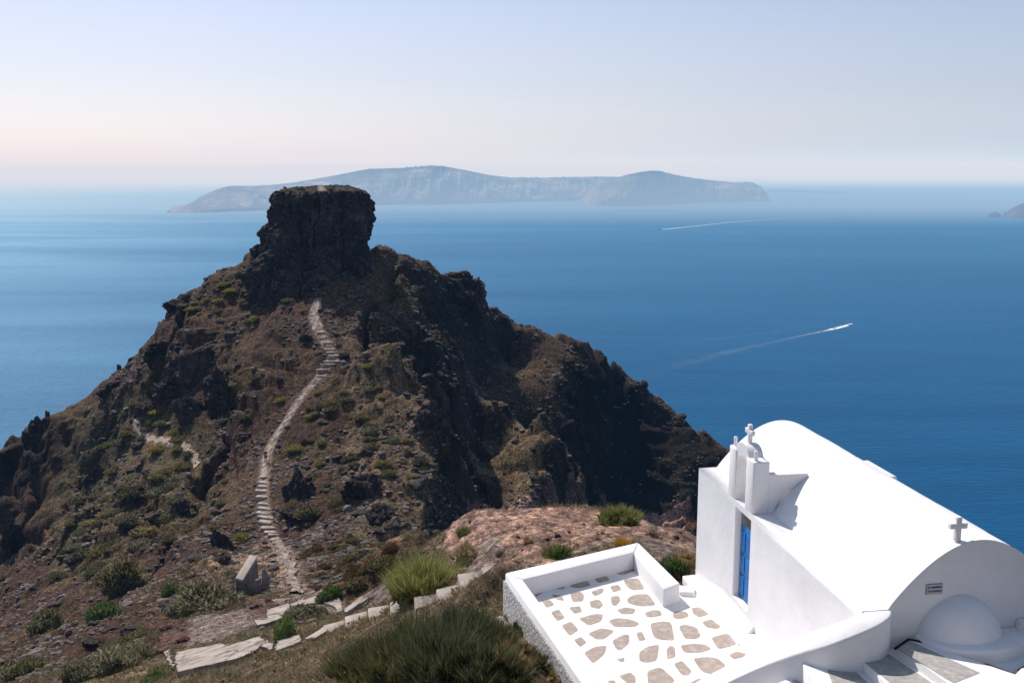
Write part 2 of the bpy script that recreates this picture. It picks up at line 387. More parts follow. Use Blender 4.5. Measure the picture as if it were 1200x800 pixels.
calm = calm*np.where(_in, .22, np.where(_in2, .5, 1.0))
# saddle stays smooth
sad = np.exp(-(((X+25)/16)**2+((Y-88)/20)**2))
_k = aty(452, 292, 195); calm *= (1-.75*sad)*(1-.85*np.exp(-((X-_k[0])**2+(Y-_k[1])**2)/90))
P3 = np.stack([X, Y, Z], 1)
big = fbm(P3/26, 4, 3, .55, True); med = fbm(P3/7, 4, 9, .55, True); sm = fbm(P3/1.9, 4, 21, .6)
cragm = sstep(-.15, .35, fbm(P3/np.array([22, 22, 30]), 2, 41))
right = sstep(-14, 0, X-(-12))*sstep(100, 130, Y)
amp_b = far*calm*(1.8+2.6*cragm)
dz = amp_b*(big-.15) + far*calm*(.5+1.2*cragm+.3*right)*(med-.1) + (.05+.50*far*(.3+.7*calm))*sm + far*(.3+.7*calm)*.22*fbm(P3/.85, 3, 33, .6, True)
gw = P3+np.stack([3*fbm(P3/9, 2, 61), 3*fbm(P3/9, 2, 62), 0*X], 1)
crk_ = np.clip(1-np.abs(fbm(gw/np.array([17, 34, 40]), 2, 63))*9, 0, 1); dz -= far*calm*3.0*crk_*sstep(-.1, .3, fbm(P3/30, 2, 64)+.15)
# rock ledges (terraced strata)
st = Z/3.2+.6*fbm(P3/12, 3, 55); led = (np.round(st)-st)
dz += far*calm*cragm*1.1*np.tanh(led*3)*.8
near_s = (1-far)*sstep(.5, 3, np.abs(dist-18)+0)*.0
shelf = in_poly(X, Y, zone([(530,640),(545,605),(600,598),(640,596),(720,602),(815,628),(815,692),(745,636),(600,665),(560,680)]))
dz += (1-far)*shelf*(.22*fbm(P3/1.3, 5, 77, .6, True)+.15*fbm(P3/4.5, 3, 78)-.06)
nearm = (1-far)*(~shelf)
dz += nearm*(.08*fbm(P3/1.6, 4, 79, .6)+.22*fbm(P3/5, 3, 80)*sstep(26, 34, dist)+.3*sstep(42, 60, dist)*fbm(P3/3, 4, 81, .6, True))
# keep the ground clear of the chapel and terrace
Z2 = Z+dz
for Q_, (c0, c1, c2) in CARVE:
    Q_ = np.array(Q_); cen = Q_.mean(0)
    bb = (np.abs(X-cen[0]) < 8) & (np.abs(Y-cen[1]) < 8); ii = np.where(bb)[0]
    big_ = cen+(Q_-cen)*1.25
    m_ = in_poly(X[ii], Y[ii], big_); kk_ = ii[m_]
    Z2[kk_] = np.minimum(Z2[kk_], c0*X[kk_]+c1*Y[kk_]+c2-.05)
for Q_ in SLP:
    cen = Q_.mean(0); ii = np.where((np.abs(X-cen[0]) < 9) & (np.abs(Y-cen[1]) < 9))[0]
    m_ = in_poly(X[ii], Y[ii], cen+(Q_-cen)*1.06); kk_ = ii[m_]; Z2[kk_] = np.minimum(Z2[kk_], Z[kk_]+.02)
# sideways displacement makes real crags on the steep faces
sl = fbm(P3/np.array([5, 5, 9.])+9, 4, 91, .55); s2 = fbm(P3/np.array([5, 5, 9.])+31, 4, 97, .55)
gyr = np.gradient(Z.reshape(ny, nx), gy, axis=0).ravel(); gxr = np.gradient(Z.reshape(ny, nx), gx, axis=1).ravel()
steep = sstep(.5, 1.4, np.hypot(gxr, gyr))*far*calm
f1_ = fbm(P3/np.array([1.4, 1.4, 2.2])+5, 4, 191, .6); f2_ = fbm(P3/np.array([1.4, 1.4, 2.2])+51, 4, 193, .6)
X2 = X+steep*(2.1*sl+.65*f1_); Y2 = Y+steep*(2.1*s2+.65*f2_)
V = np.stack([X2, Y2, Z2+CAMZ], 1)
idx = np.arange(nx*ny).reshape(ny, nx)
F = np.stack([idx[:-1, :-1].ravel(), idx[:-1, 1:].ravel(), idx[1:, 1:].ravel(), idx[1:, :-1].ravel()], 1)
hill = mesh_np('hill', V, F, M['terrain'], True); tag(hill, kind='structure')
# zone colours
wob = 1.6*far+.35; WX = X+wob*fbm(P3/2.5, 3, 131); WY = Y+wob*fbm(P3/2.5, 3, 137)
n1 = fbm(P3/9, 4, 151)[:, None]; n2 = fbm(P3/3, 4, 157)[:, None]
def c_(*a): return np.array(a)[None]
col = c_(.070, .038, .028)*(1+.45*n2)
col = col*(1-sstep(-.05, .4, n1)) + sstep(-.05, .4, n1)*c_(.088, .058, .032)
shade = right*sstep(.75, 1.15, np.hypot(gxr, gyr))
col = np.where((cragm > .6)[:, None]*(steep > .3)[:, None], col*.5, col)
col = col*(1-.86*shade[:, None]*(gxr < -.15)[:, None])  # shade painted in: steep right-facing slopes get a darker ground colour
def blend(mask, c, k=1.0):
    global col
    m = (mask.astype(float)*k)[:, None]; col = col*(1-m)+m*c
blend(sstep(60, 45, dist), c_(.145, .105, .072)*(1+.5*n2))
blend(sstep(.1, .5, n1[:, 0])*sstep(60, 45, dist), c_(.22, .16, .085), .7)
lz = zone([(95,480),(180,470),(245,520),(250,600),(180,640),(60,700),(60,600)])
blend(in_poly(WX, WY, lz), c_(.10, .078, .042)*(1+.4*n2), .8)
sp = zone([(520,440),(650,490),(660,600),(540,600),(540,520)])
blend(in_poly(WX, WY, sp)*(1-shade*(gxr < -.15)), c_(.16, .115, .065)*(1+.4*n2), .85)  # brown slope, its colour lightened to lift the sunlit patch
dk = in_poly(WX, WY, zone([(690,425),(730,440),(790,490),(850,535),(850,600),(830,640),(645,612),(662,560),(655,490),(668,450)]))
col = col*(1-.80*dk[:, None])  # shadow of the right cliff deepened by darkening its ground colour
blend(in_poly(WX, WY, zone([(400,395),(480,440),(530,490),(520,600),(470,640),(400,560)])), c_(.15, .108, .066)*(1+.4*n2), .7)
blend(in_poly(WX, WY, zone([(330,640),(470,640),(490,700),(350,700)])), c_(.135, .082, .055)*(1+.35*n2))
blend(in_poly(WX, WY, zone([(235,672),(250,655),(300,635),(330,640),(352,700),(300,700),(280,672),(240,690)])), c_(.26, .18, .135)*(1+.3*n2))
blend(in_poly(WX, WY, zone([(180,765),(200,735),(232,722),(285,712),(340,700),(400,692),(475,690),(440,708),(380,722),(310,728),(250,752)])), c_(.225, .175, .165)*(1+.25*n2))
blend(in_poly(WX, WY, zone([(160,765),(165,738),(195,722),(222,732),(222,755),(200,772)])), c_(.12, .065, .055)*(1+.5*n2))
blend(in_poly(WX, WY, zone([(283,703),(320,695),(328,716),(295,728)])), c_(.14, .085, .075)*(1+.5*n2))
blend(in_poly(WX, WY, zone([(525,640),(545,605),(600,594),(640,592),(720,599),(820,625),(820,694),(745,634),(600,668),(575,680)])), c_(.35, .225, .18)*(1+.45*n2)+np.clip(n1, 0, 1)*c_(.12, .06, .05))
blend(in_poly(WX, WY, zone([(545,672),(560,640),(578,625),(590,640),(600,664),(660,655),(760,632),(820,650),(800,690),(745,634),(600,670)])), c_(.27, .215, .195)*(1+.2*n2), .85)
blend(sstep(1.0, .5, d_tr), c_(.27, .20, .165)); blend(sstep(.55, .25, seg_dist(X, Y, W_LEFT)), c_(.42, .30, .22)); blend(sstep(.8, .4, seg_dist(X, Y, W_TOP)), c_(.36, .28, .23))
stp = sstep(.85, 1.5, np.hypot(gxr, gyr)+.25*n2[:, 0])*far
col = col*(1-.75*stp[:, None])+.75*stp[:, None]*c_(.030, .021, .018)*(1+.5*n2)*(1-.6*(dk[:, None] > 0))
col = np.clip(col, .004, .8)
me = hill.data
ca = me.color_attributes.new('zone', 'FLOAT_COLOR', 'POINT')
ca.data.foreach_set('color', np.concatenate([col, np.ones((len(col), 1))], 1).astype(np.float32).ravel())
rg = np.clip(.15+.85*far, 0, 1)[:, None]*np.ones((1, 3))
ca2 = me.color_attributes.new('rough', 'FLOAT_COLOR', 'POINT')
ca2.data.foreach_set('color', np.concatenate([rg, np.ones((len(rg), 1))], 1).astype(np.float32).ravel())

bpy.context.view_layer.update()
_tv = V.astype(float)
BVH = BVHTree.FromObject(hill, bpy.context.evaluated_depsgraph_get())
EYE = Vector((0, 0, CAMZ))
def hit(px, py):
    """ground point on the sight line through a photo pixel"""
    d = Vector(ray(px, py)).normalized(); r = BVH.ray_cast(EYE+d*14, d)
    return (r[0], r[1]) if r[0] is not None else (None, None)
def ground(x, y, z=CAMZ+60):
    r = BVH.ray_cast(Vector((x, y, z)), Vector((0, 0, -1)))
    return (r[0], r[1]) if r[0] is not None else (None, None)

# ------------------------------------------------------------------ sea, sky, haze
def mat_sea():
    m, nt, b = mat_new('sea_water'); v = objvec(nt)
    mp = nt.nodes.new('ShaderNodeMapping'); mp.inputs['Rotation'].default_value = (0, 0, R(8)); mp.inputs['Scale'].default_value = (.35, 1.6, 1); nt.links.new(v, mp.inputs[0]); w = mp.outputs[0]
    L = noise_tex(nt, w, .0012, 5, .55, .6); L2 = noise_tex(nt, w, .012, 6, .6, .3)
    c = ramp(nt, L, [(.3, (.0, .044, .124)), (.55, (.0, .054, .145)), (.75, (.0, .066, .165))])
    c = mixc(nt, 1.0, c, ramp(nt, L2, [(.35, (.86, .88, .9)), (.65, (1.12, 1.1, 1.08))]), 'MULTIPLY')
    mp2 = nt.nodes.new('ShaderNodeMapping'); mp2.inputs['Rotation'].default_value = (0, 0, R(12)); mp2.inputs['Scale'].default_value = (.5, 1.5, 1); nt.links.new(v, mp2.inputs[0])
    n1 = noise_tex(nt, mp2.outputs[0], .10, 5, .6, .2)
    nt.nodes.remove(b); df = nt.nodes.new('ShaderNodeBsdfDiffuse'); gl = nt.nodes.new('ShaderNodeBsdfGlossy'); nt.links.new(c, df.inputs['Color'])
    gl.inputs['Color'].default_value = (.40, .64, .84, 1); nt.links.new(ramp(nt, L, [(.3, (.28,)*3), (.7, (.36,)*3)]), gl.inputs['Roughness'])
    bp_ = nt.nodes.new('ShaderNodeBump'); bp_.inputs['Strength'].default_value = .7; bp_.inputs['Distance'].default_value = 2.0; nt.links.new(n1, bp_.inputs['Height'])
    fr = nt.nodes.new('ShaderNodeFresnel'); fr.inputs['IOR'].default_value = 1.33
    for q in (df, gl, fr): nt.links.new(bp_.outputs[0], q.inputs['Normal'])
    mm = nt.nodes.new('ShaderNodeMath'); mm.operation = 'MULTIPLY'; mm.inputs[1].default_value = .31; nt.links.new(fr.outputs[0], mm.inputs[0])
    mx = nt.nodes.new('ShaderNodeMixShader'); nt.links.new(mm.outputs[0], mx.inputs[0]); nt.links.new(df.outputs[0], mx.inputs[1]); nt.links.new(gl.outputs[0], mx.inputs[2])
    nt.links.new(mx.outputs[0], nt.nodes['Material Output'].inputs['Surface']); return m
rr = [0, 60, 200, 500, 1000, 2000, 4000, 8000, 16000, 32000, 60000]
sv = [(0, 0, 0)]; sf = []
for r_ in rr[1:]:
    for k in range(96): sv.append((r_*math.cos(k*math.tau/96), r_*math.sin(k*math.tau/96), 0))
for k in range(96): sf.append([0, 1+k, 1+(k+1) % 96])
for q in range(len(rr)-2):
    for k in range(96):
        a = 1+q*96; sf.append([a+k, a+96+k, a+96+(k+1) % 96, a+(k+1) % 96])
sea = mesh_py('sea', sv, sf, mat_sea(), fix=False); tag(sea, kind='structure')

SUN_AZ, SUN_EL = R(-31), R(46)
HAZE = (.84, .775, .83); SIG = (1.6e-5, 4.4e-5, 8.2e-5)
hm = bpy.data.materials.new('sea_haze'); hm.use_nodes = True; nt = hm.node_tree; nt.nodes.clear()
out = nt.nodes.new('ShaderNodeOutputMaterial'); ab = nt.nodes.new('ShaderNodeVolumeAbsorption'); em = nt.nodes.new('ShaderNodeEmission'); ad = nt.nodes.new('ShaderNodeAddShader')
DEN = 2.2e-4
ab.inputs['Density'].default_value = DEN; ab.inputs['Color'].default_value = tuple(1-s/DEN for s in SIG)+(1,)
es = [h*s for h, s in zip(HAZE, SIG)]; mxe = max(es)
em.inputs['Color'].default_value = tuple(e/mxe for e in es)+(1,); em.inputs['Strength'].default_value = mxe  # even emission stands in for sunlight scattered by the haze
nt.links.new(ab.outputs[0], ad.inputs[0]); nt.links.new(em.outputs[0], ad.inputs[1]); nt.links.new(ad.outputs[0], out.inputs['Volume'])
hz = MB(); hz.prism([(60000*math.cos(k*math.tau/48), 60000*math.sin(k*math.tau/48)) for k in range(48)], -60, 900)
haze = hz.build('haze', hm); tag(haze, kind='structure')

for cx_, cy_, ra, rb2, hh, sg, mc in ((-24000, 23500, 25000, 18000, 640, 1.05e-4, (.79, .755, .80)), (14000, 44000, 60000, 27000, 600, 8.5e-5, (.70, .70, .79)), (300, 6900, 30000, 1450, 350, 1.7e-4, (.55, .64, .77))):
    fm_ = bpy.data.materials.new('sea_mist'); fm_.use_nodes = True; nt = fm_.node_tree; nt.nodes.clear()
    out = nt.nodes.new('ShaderNodeOutputMaterial'); ab = nt.nodes.new('ShaderNodeVolumeAbsorption'); em = nt.nodes.new('ShaderNodeEmission'); ad = nt.nodes.new('ShaderNodeAddShader')
    ab.inputs['Density'].default_value = sg; ab.inputs['Color'].default_value = (0, 0, 0, 1); em.inputs['Color'].default_value = (*mc, 1); em.inputs['Strength'].default_value = sg  # added banks; their glow imitates scattered light, paling horizon and island
    nt.links.new(ab.outputs[0], ad.inputs[0]); nt.links.new(em.outputs[0], ad.inputs[1]); nt.links.new(ad.outputs[0], out.inputs['Volume'])
    bm = bmesh.new(); bmesh.ops.create_uvsphere(bm, u_segments=128, v_segments=64, radius=1); bmesh.ops.scale(bm, vec=(ra, rb2, hh), verts=bm.verts); bmesh.ops.translate(bm, vec=(cx_, cy_, 5), verts=bm.verts)
    me_ = bpy.data.meshes.new('mist'); bm.to_mesh(me_); bm.free(); tag(link('mist', me_, None, fm_), kind='structure')
w = bpy.data.worlds.new("World"); scene.world = w; w.use_nodes = True; nt = w.node_tree
bg = nt.nodes['Background']; sky = nt.nodes.new('ShaderNodeTexSky'); sky.sky_type = 'NISHITA'; sky.sun_disc = False
sky.sun_elevation = SUN_EL; sky.sun_rotation = SUN_AZ; sky.altitude = 300; sky.air_density = 1.0; sky.dust_density = 1.5; sky.ozone_density = 1.5
hs = nt.nodes.new('ShaderNodeHueSaturation'); hs.inputs['Saturation'].default_value = .36; nt.links.new(sky.outputs[0], hs.inputs['Color'])
tc = nt.nodes.new('ShaderNodeTexCoord'); sx_ = nt.nodes.new('ShaderNodeSeparateXYZ'); nt.links.new(tc.outputs['Generated'], sx_.inputs[0])
tint = ramp(nt, sx_.outputs['Z'], [(0, (.95, 1.00, 1.14)), (.05, (.95, .98, 1.13)), (.17, (.75, .83, 1.12)), (.45, (.66, .84, 1.10))])
nt.links.new(mixc(nt, 1.0, hs.outputs[0], tint, 'MULTIPLY'), bg.inputs[0]); bg.inputs[1].default_value = .102
sl_ = bpy.data.lights.new('sun', 'SUN'); sl_.energy = 5.0; sl_.angle = R(.53); sl_.color = (1, .955, .90)
so = bpy.data.objects.new('sun', sl_); COL.objects.link(so); so.location = (0, 0, 500)
sd = Vector((math.sin(SUN_AZ)*math.cos(SUN_EL), math.cos(SUN_AZ)*math.cos(SUN_EL), math.sin(SUN_EL)))
so.rotation_euler = sd.to_track_quat('Z', 'Y').to_euler()
scene.view_settings.view_transform = 'Standard'; scene.view_settings.look = 'None'; scene.view_settings.exposure = 0
scene.render.engine = 'CYCLES'; scene.cycles.max_bounces = 8; scene.cycles.diffuse_bounces = 6; scene.cycles.volume_bounces = 0
scene.cycles.use_adaptive_sampling = True; scene.cycles.adaptive_threshold = .02
scene.cycles.transparent_max_bounces = 16; scene.cycles.use_denoising = True

# ------------------------------------------------------------------ rock butte on the summit
def grid_faces(nu, nv, wrap=True):
    idx = np.arange(nu*nv).reshape(nv, nu); nxt = np.roll(idx, -1, axis=1) if wrap else None
    if wrap: return np.stack([idx[:-1].ravel(), nxt[:-1].ravel(), nxt[1:].ravel(), idx[1:].ravel()], 1)
    return np.stack([idx[:-1, :-1].ravel(), idx[:-1, 1:].ravel(), idx[1:, 1:].ravel(), idx[1:, :-1].ravel()], 1)
BY = 187.0
def bx_(px): return (px-600)/FPX*BY/.985
bc = np.array([bx_(379), BY+1.5])
nu, nv, ncap = 460, 190, 60
th = np.linspace(0, math.tau, nu, endpoint=False)
ztop, zbot = -3.7, -30.0
tz = np.linspace(0, 1, nv)
rows = []
L_z = np.array([-3.1,-4.2,-5.5,-9,-11.0,-13.5,-15.5,-18,-30]); L_r = np.array([7.0,7.9,8.3,8.7,9.6,9.5,10.6,12.6,14.2])
R_z = np.array([-3.1,-4.5,-6,-9,-12,-14,-18,-30]); R_r = np.array([8.2,8.8,9.2,9.7,9.6,8.7,8.8,10.4])
z = ztop+(zbot-ztop)*tz
TH, ZZ = np.meshgrid(th, z)
cx, sx = np.cos(TH), np.sin(TH)
rl = np.interp(-ZZ, -L_z, L_r); rrr = np.interp(-ZZ, -R_z, R_r)
wl = sstep(-.4, .4, -cx); rad = rl*wl+rrr*(1-wl)
sq = (np.abs(cx)**4+np.abs(sx)**4)**(-.25)
rad = rad*(sq*.55+.45)
rad = rad*np.where(sx < 0, 1.0, .9)
# the pillar that stands forward, right of centre, and the recess to its left
pil = np.exp(-((TH-R(283))/.23)**2)*sstep(-7.5, -10, ZZ)*2.4
ped = np.exp(-((TH-R(285))/.40)**2)*sstep(-13, -20, ZZ)*3.4
rec = np.exp(-((TH-R(255))/.25)**2)*sstep(-5, -8, ZZ)*sstep(-19, -15, ZZ)*1.4
fl = np.exp(-((TH-R(235))/.35)**2)*sstep(-12, -17, ZZ)*2.2
rad = rad+pil+ped-rec+fl
Pn = np.stack([(bc[0]+rad*cx).ravel(), (bc[1]+rad*sx).ravel(), ZZ.ravel()], 1)
q = Pn/np.array([2.2, 2.2, 5.5]); a1 = fbm(q, 4, 201, .55, True)
a2 = fbm(Pn/np.array([1.0, 1.0, 1.5]), 4, 211, .6)
blk = np.round(fbm(Pn/np.array([3.2, 3.2, 4.2]), 2, 221)*5)/5
topk = sstep(-3.1, -4.6, ZZ.ravel())
crk = 1-np.minimum(1, np.abs(fbm(Pn/np.array([3.6, 3.6, 14]), 3, 231))*7)
dr = (1.0*a1+.5*a2+1.5*blk-1.1*crk)*(.35+.65*topk)
dr += .35*np.round(fbm(Pn/np.array([8, 8, 1.1]), 2, 241)*3)/3*topk
rad2 = rad.ravel()+dr
Vb = np.stack([bc[0]+rad2*cx.ravel(), bc[1]+rad2*sx.ravel(), ZZ.ravel()+.25*a2], 1)
# cap
caps = []
r0 = rad2[:nu]
for k in range(1, ncap+1):
    f = 1-k/ncap
    x = bc[0]+r0*f*np.cos(th); y = bc[1]+r0*f*np.sin(th)
    caps.append(np.stack([x, y, np.full(nu, ztop)], 1))
Cp = np.concatenate(caps)
fr = np.repeat(1-np.arange(1, ncap+1)/ncap, nu)
dxc, dyc = (Cp[:, 0]-bc[0])/10, (Cp[:, 1]-bc[1])/10
Cp[:, 2] += .75*(1-fr**3)*np.clip(1+.0*dxc, 0, 2) + .5*fbm(Cp/3.0, 4, 251) + .35*fbm(Cp/.8, 3, 257)*(1) - .35*np.clip(-dxc, 0, 1) + .25*np.clip(dyc, -1, 1)
# order rows: cap centre ... rim, then wall downwards
Vall = np.concatenate([Cp.reshape(ncap, nu, 3)[::-1].reshape(-1, 3), Vb]); Vall[:, 2] += CAMZ
Fb = grid_faces(nu, nv+ncap)
butte = mesh_np('rock_butte', Vall, Fb[:, ::-1], M['butte'], False)
tag(butte, 'tall flat-topped dark volcanic rock crowning the hill above the stone path', 'rock butte')
bpy.context.view_layer.update()
BVHB = BVHTree.FromObject(butte, bpy.context.evaluated_depsgraph_get())
def butte_top(x, y):
    r = BVHB.ray_cast(Vector((x, y, CAMZ+40)), Vector((0, 0, -1))); return r[0]

# ------------------------------------------------------------------ faceted rocks
def ico(sub):
    bm = bmesh.new(); bmesh.ops.create_icosphere(bm, subdivisions=sub, radius=1)
    V = np.array([v.co[:] for v in bm.verts]); F = np.array([[v.index for v in f.verts] for f in bm.faces]); bm.free(); return V, F
def rock_mesh(seed, sub=4, cuts=14, rough=.12, sq=(1, 1, 1)):
    r = np.random.default_rng(seed); V, F = ico(sub)
    for _ in range(cuts):
        n = r.normal(size=3); n /= np.linalg.norm(n); d = r.uniform(.52, .85)
        s = V@n; ov = np.clip(s-d, 0, None); V = V-ov[:, None]*n
    nn = V/np.linalg.norm(V, axis=1)[:, None]
    V = V+nn*(rough*1.6*fbm(V*1.7+seed, 3, seed, .5, True)+rough*.9*fbm(V*5+seed, 3, seed+5))[:, None]
    return V*np.array(sq), F
CR_ME = [mesh_np('rock_outcrop', *rock_mesh(300+i, 5, 16, .22), M['rock'], False, False) for i in range(5)]
BO_ME = [mesh_np('boulder', *rock_mesh(340+i, 3, 13, .13), M['rock2'], False, False) for i in range(6)]
def put(name, me, loc, scale, rot=None):
    o = bpy.data.objects.new(name, me); COL.objects.link(o); o.location = loc; o.scale = scale
    o.rotation_euler = rot if rot else (random.uniform(-.4, .4), random.uniform(-.4, .4), random.uniform(0, 6.28)); return o
def size_at(loc, px): return px*(Vector(loc)-EYE).length/FPX
# (px, py, width px, height px, label)
OUT = [
 (205,358,20,15,'blunt dark crag on the left skyline below the flat-topped rock'),
 (186,410,30,22,'broad black crag where the left skyline turns down the slope'),
 (222,428,44,46,'tall dark cliff face in the middle of the left slope'),
 (258,462,34,50,'dark cliff buttress just left of the long bare scree'),
 (200,455,30,24,'shadowed rock step under the tall cliff of the left slope'),
 (232,482,38,30,'dark overhanging rock above the winding side path'),
 (172,478,24,16,'low dark ledge of rock beside the top of the side path'),
 (132,455,26,20,'rounded dark crag on the left skyline above the water'),
 (48,503,16,22,'upright black stack at the lower end of the left skyline'),
 (352,575,34,44,'dark crag beside the lower flight of stone steps'),
 (345,600,26,18,'low dark outcrop above the cushions of rusty scrub'),
 (432,575,40,48,'dark broken crag at the right edge of the near spur'),
 (448,606,30,26,'craggy foot of the near spur above the gully'),
 (506,500,30,46,'dark rock rib on the shaded edge of the near spur'),
 (566,352,34,34,'overhanging block of rock on the right skyline'),
 (548,345,44,38,'big shaded crag under the right skyline block'),
 (716,420,24,18,'dark knuckle of rock on the right skyline above the black cliff'),
 (748,452,18,14,'jagged rock on the falling right skyline'),
 (796,492,16,10,'low dark crag near the foot of the right skyline'),
 (690,432,32,20,'dark ledge just under the right skyline knuckle'),
 (260,640,20,34,'narrow dark rock rib left of the old ruined wall'),
 (216,600,18,28,'dark rock rib on the lower left slope'),
 (308,296,20,18,'broken rock shoulder at the left foot of the summit rock'),
 (322,282,16,18,'dark block leaning on the left side of the summit rock'),
 (344,268,15,16,'grey block in the left face of the summit rock'),
 (398,300,24,34,'rock pillar at the front foot of the summit rock'),
 (424,318,26,40,'shaded rock foot at the front right of the summit rock'),
 (405,418,12,12,'reddish rock beside the upper flight of stone steps'),
 (358,398,14,10,'dark rock left of the upper flight of stone steps'),
 (20,640,30,60,'black cliff edge at the far left of the photograph'),
 (110,560,16,26,'dark rock gash across the lower left slope'),
 (352,340,16,10,'grey rock below the left foot of the summit rock'),
]
outc = []
for i, (px, py, wpx, hpx, lab) in enumerate(OUT):
    p, n = hit(px, py)
    if p is None: continue
    if i in (24,): p = Vector(A3(aty(px, py, 178)))
    s = size_at(p, 1); o = put('rock_outcrop', CR_ME[i % 5], p-Vector((0, 0, hpx*s*.12)), (wpx*s*.62, wpx*s*.62, hpx*s*.62))
    tag(o, lab, 'rock outcrop', 'rock outcrops of the headland'); outc.append(o)
# boulders
def in_px(poly):
    while True:
        xs = [q[0] for q in poly]; ys = [q[1] for q in poly]
        x = random.uniform(min(xs), max(xs)); y = random.uniform(min(ys), max(ys))
        if in_poly(np.array([x]), np.array([y]), poly)[0]: return x, y
def proj(p):
    x, y, z = p[0], p[1], p[2]-CAMZ; dep = y*CP-z*SP
    return 600+FPX*x/dep, 400-FPX*(y*SP+z*CP)/dep
def occupied(p, rad=1.0):
    a = np.array([p[0]]); b = np.array([p[1]])
    return min(seg_dist(a, b, w)[0] for w in (W_MAIN, W_MID, W_LOW, W_SU, W_SL)) < rad
BZ = [
 ([(100,470),(180,420),(300,340),(340,420),(300,500),(250,600),(120,600)], 34, 'dark boulder lying on the slope left of the stone path', 'boulders on the left slope'),
 ([(40,640),(150,580),(260,600),(250,700),(120,760),(60,760)], 30, 'small dark boulder on the lower left slope below the side path', 'boulders on the lower left slope'),
 ([(340,470),(430,400),(510,480),(520,600),(460,640),(370,630)], 40, 'boulder on the scrubby spur right of the stone steps', 'boulders on the near spur'),
 ([(230,650),(290,640),(300,700),(210,740),(170,740)], 24, 'loose grey boulder beside the ruined wall on the saddle', 'boulders near the ruined wall'),
 ([(460,310),(640,395),(660,480),(640,590),(570,590),(545,450)], 30, 'boulder on the sunlit brown slope across the gully', 'boulders across the gully'),
 ([(540,605),(800,615),(810,640),(745,636),(600,664),(545,650)], 12, 'fist-sized reddish stone on the bare dirt behind the terrace', 'stones on the bare dirt'),
]
for poly, n, lab, grp in BZ:
    for _ in range(n):
        x, y = in_px(poly); p, nn = hit(x, y)
        if p is None or occupied(p, 1.6): continue
        dd = (p-EYE).length; s = random.uniform(.35, 1.15)*(1 if dd > 70 else .16)
        s *= random.choice([.6, 1, 1, 1.5]) if dd > 70 else 1
        o = put('boulder', random.choice(BO_ME), p, (s*random.uniform(.5, .9), s*random.uniform(.5, .8), s*random.uniform(.35, .6)))
        tag(o, lab, 'boulder', grp)
# skyline stones one can point at
for px, py, s_, lab in [(139,433,7,'single upright stone on the left skyline, higher of two'), (55,487,7,'single upright stone on the left skyline, lower of two'), (338,222,6,'small dark stone on the left brim of the flat-topped rock')]:
    if py < 230: p = butte_top(bx_(px), BY+2)
    else:
        p = None
        for k in range(40):
            q, _ = hit(px, py+k*.5)
            if q is not None and q.z > CAMZ-120: p = q; break
    if p is None: continue
    s = size_at(p, s_)/2; o = put('boulder', BO_ME[2], p+Vector((0, 0, s*.6)), (s*.8, s*.8, s*1.2), (0, 0, 1)); tag(o, lab, 'boulder')

# rubble: thousands of stones nobody could count
def merge_scatter(name, protos, pts, scales, mat, align=None, kindlab=None, flat=1.0, par=None, rotup=False, smooth=False):
    Vs, Fs = [], []; off = 0
    for p, s in zip(pts, scales):
        V, F = protos[rng.integers(len(protos))]
        a = rng.uniform(0, math.tau); ca_, sa_ = math.cos(a), math.sin(a)
        Q = np.stack([V[:, 0]*ca_-V[:, 1]*sa_, V[:, 0]*sa_+V[:, 1]*ca_, V[:, 2]*flat], 1)*s+np.array(p)
        Vs.append(Q); Fs.append(F+off); off += len(V)
    return mesh_np(name, np.concatenate(Vs), np.concatenate(Fs), mat, smooth)
small_rocks = [rock_mesh(400+i, 1, 6, .12, (1, .8, .6)) for i in range(8)]
def scatter_pts(n, x0, x1, y0, y1, dens=None, zmin=-110):
    out = []
    xs = rng.uniform(x0, x1, n*6); ys = rng.uniform(y0, y1, n*6); k = 0
    d = np.ones(len(xs)) if dens is None else dens(xs, ys)
    keep = rng.uniform(0, 1, len(xs)) < d
    for x, y in zip(xs[keep], ys[keep]):
        p, nn = ground(x, y)
        if p is None or p.z-CAMZ < zmin: continue
        out.append((p, nn)); k += 1
        if k >= n: break
    return out
def dens_r(xs, ys):
    P_ = np.stack([xs, ys, xs*0], 1)
    d = sstep(-.25, .45, fbm(P_/7, 4, 501, .6))
    dt = np.minimum.reduce([seg_dist(xs, ys, w_) for w_ in (W_MAIN, W_MID, W_LOW, W_SU, W_SL)])
    return (d*.9+.06)*sstep(.9, 1.3, dt)+np.exp(-((dt-1.6)/.6)**2)*.5
DKZ = [tuple(q[:2]) for q in zone([(690,425),(730,440),(790,490),(850,535),(850,600),(830,640),(645,612),(662,560),(655,490),(668,450)])]
def not_dark(L_):
    a = np.array([t[0].x for t in L_]); b = np.array([t[0].y for t in L_]); m_ = in_poly(a, b, DKZ); return [t for t, q in zip(L_, m_) if not q or random.random() < .25]
rp = [t for t in scatter_pts(30000, -74, 66, 66, 232, dens_r) if t[1].z > .42]
rp = not_dark(rp)
rub = merge_scatter('loose_rubble', small_rocks, [p for p, _ in rp], rng.uniform(.09, .24, len(rp))*rng.choice([.8, 1, 1, 1.4, 2.2], len(rp)), M['stone'], flat=.8)
rp3 = [t for t in scatter_pts(5200, -74, 66, 66, 232, dens_r) if t[1].z > .42]
rp3 = not_dark(rp3)
mid_r = [rock_mesh(430+i, 2, 9, .14, (1, .8, .65)) for i in range(8)]
for k_, (mt, lab) in enumerate(((M['rock2'], 'dark knobbly stones bedded in the slopes of the headland'), (M['stone'], 'pale broken stones in drifts on the headland'))):
    sel = rp3[k_::2]; tag(merge_scatter('loose_rubble', mid_r, [p for p, _ in sel], rng.uniform(.22, .5, len(sel))*rng.choice([.8, 1, 1, 1.6], len(sel)), mt, flat=.85), lab, 'rubble', kind='stuff')
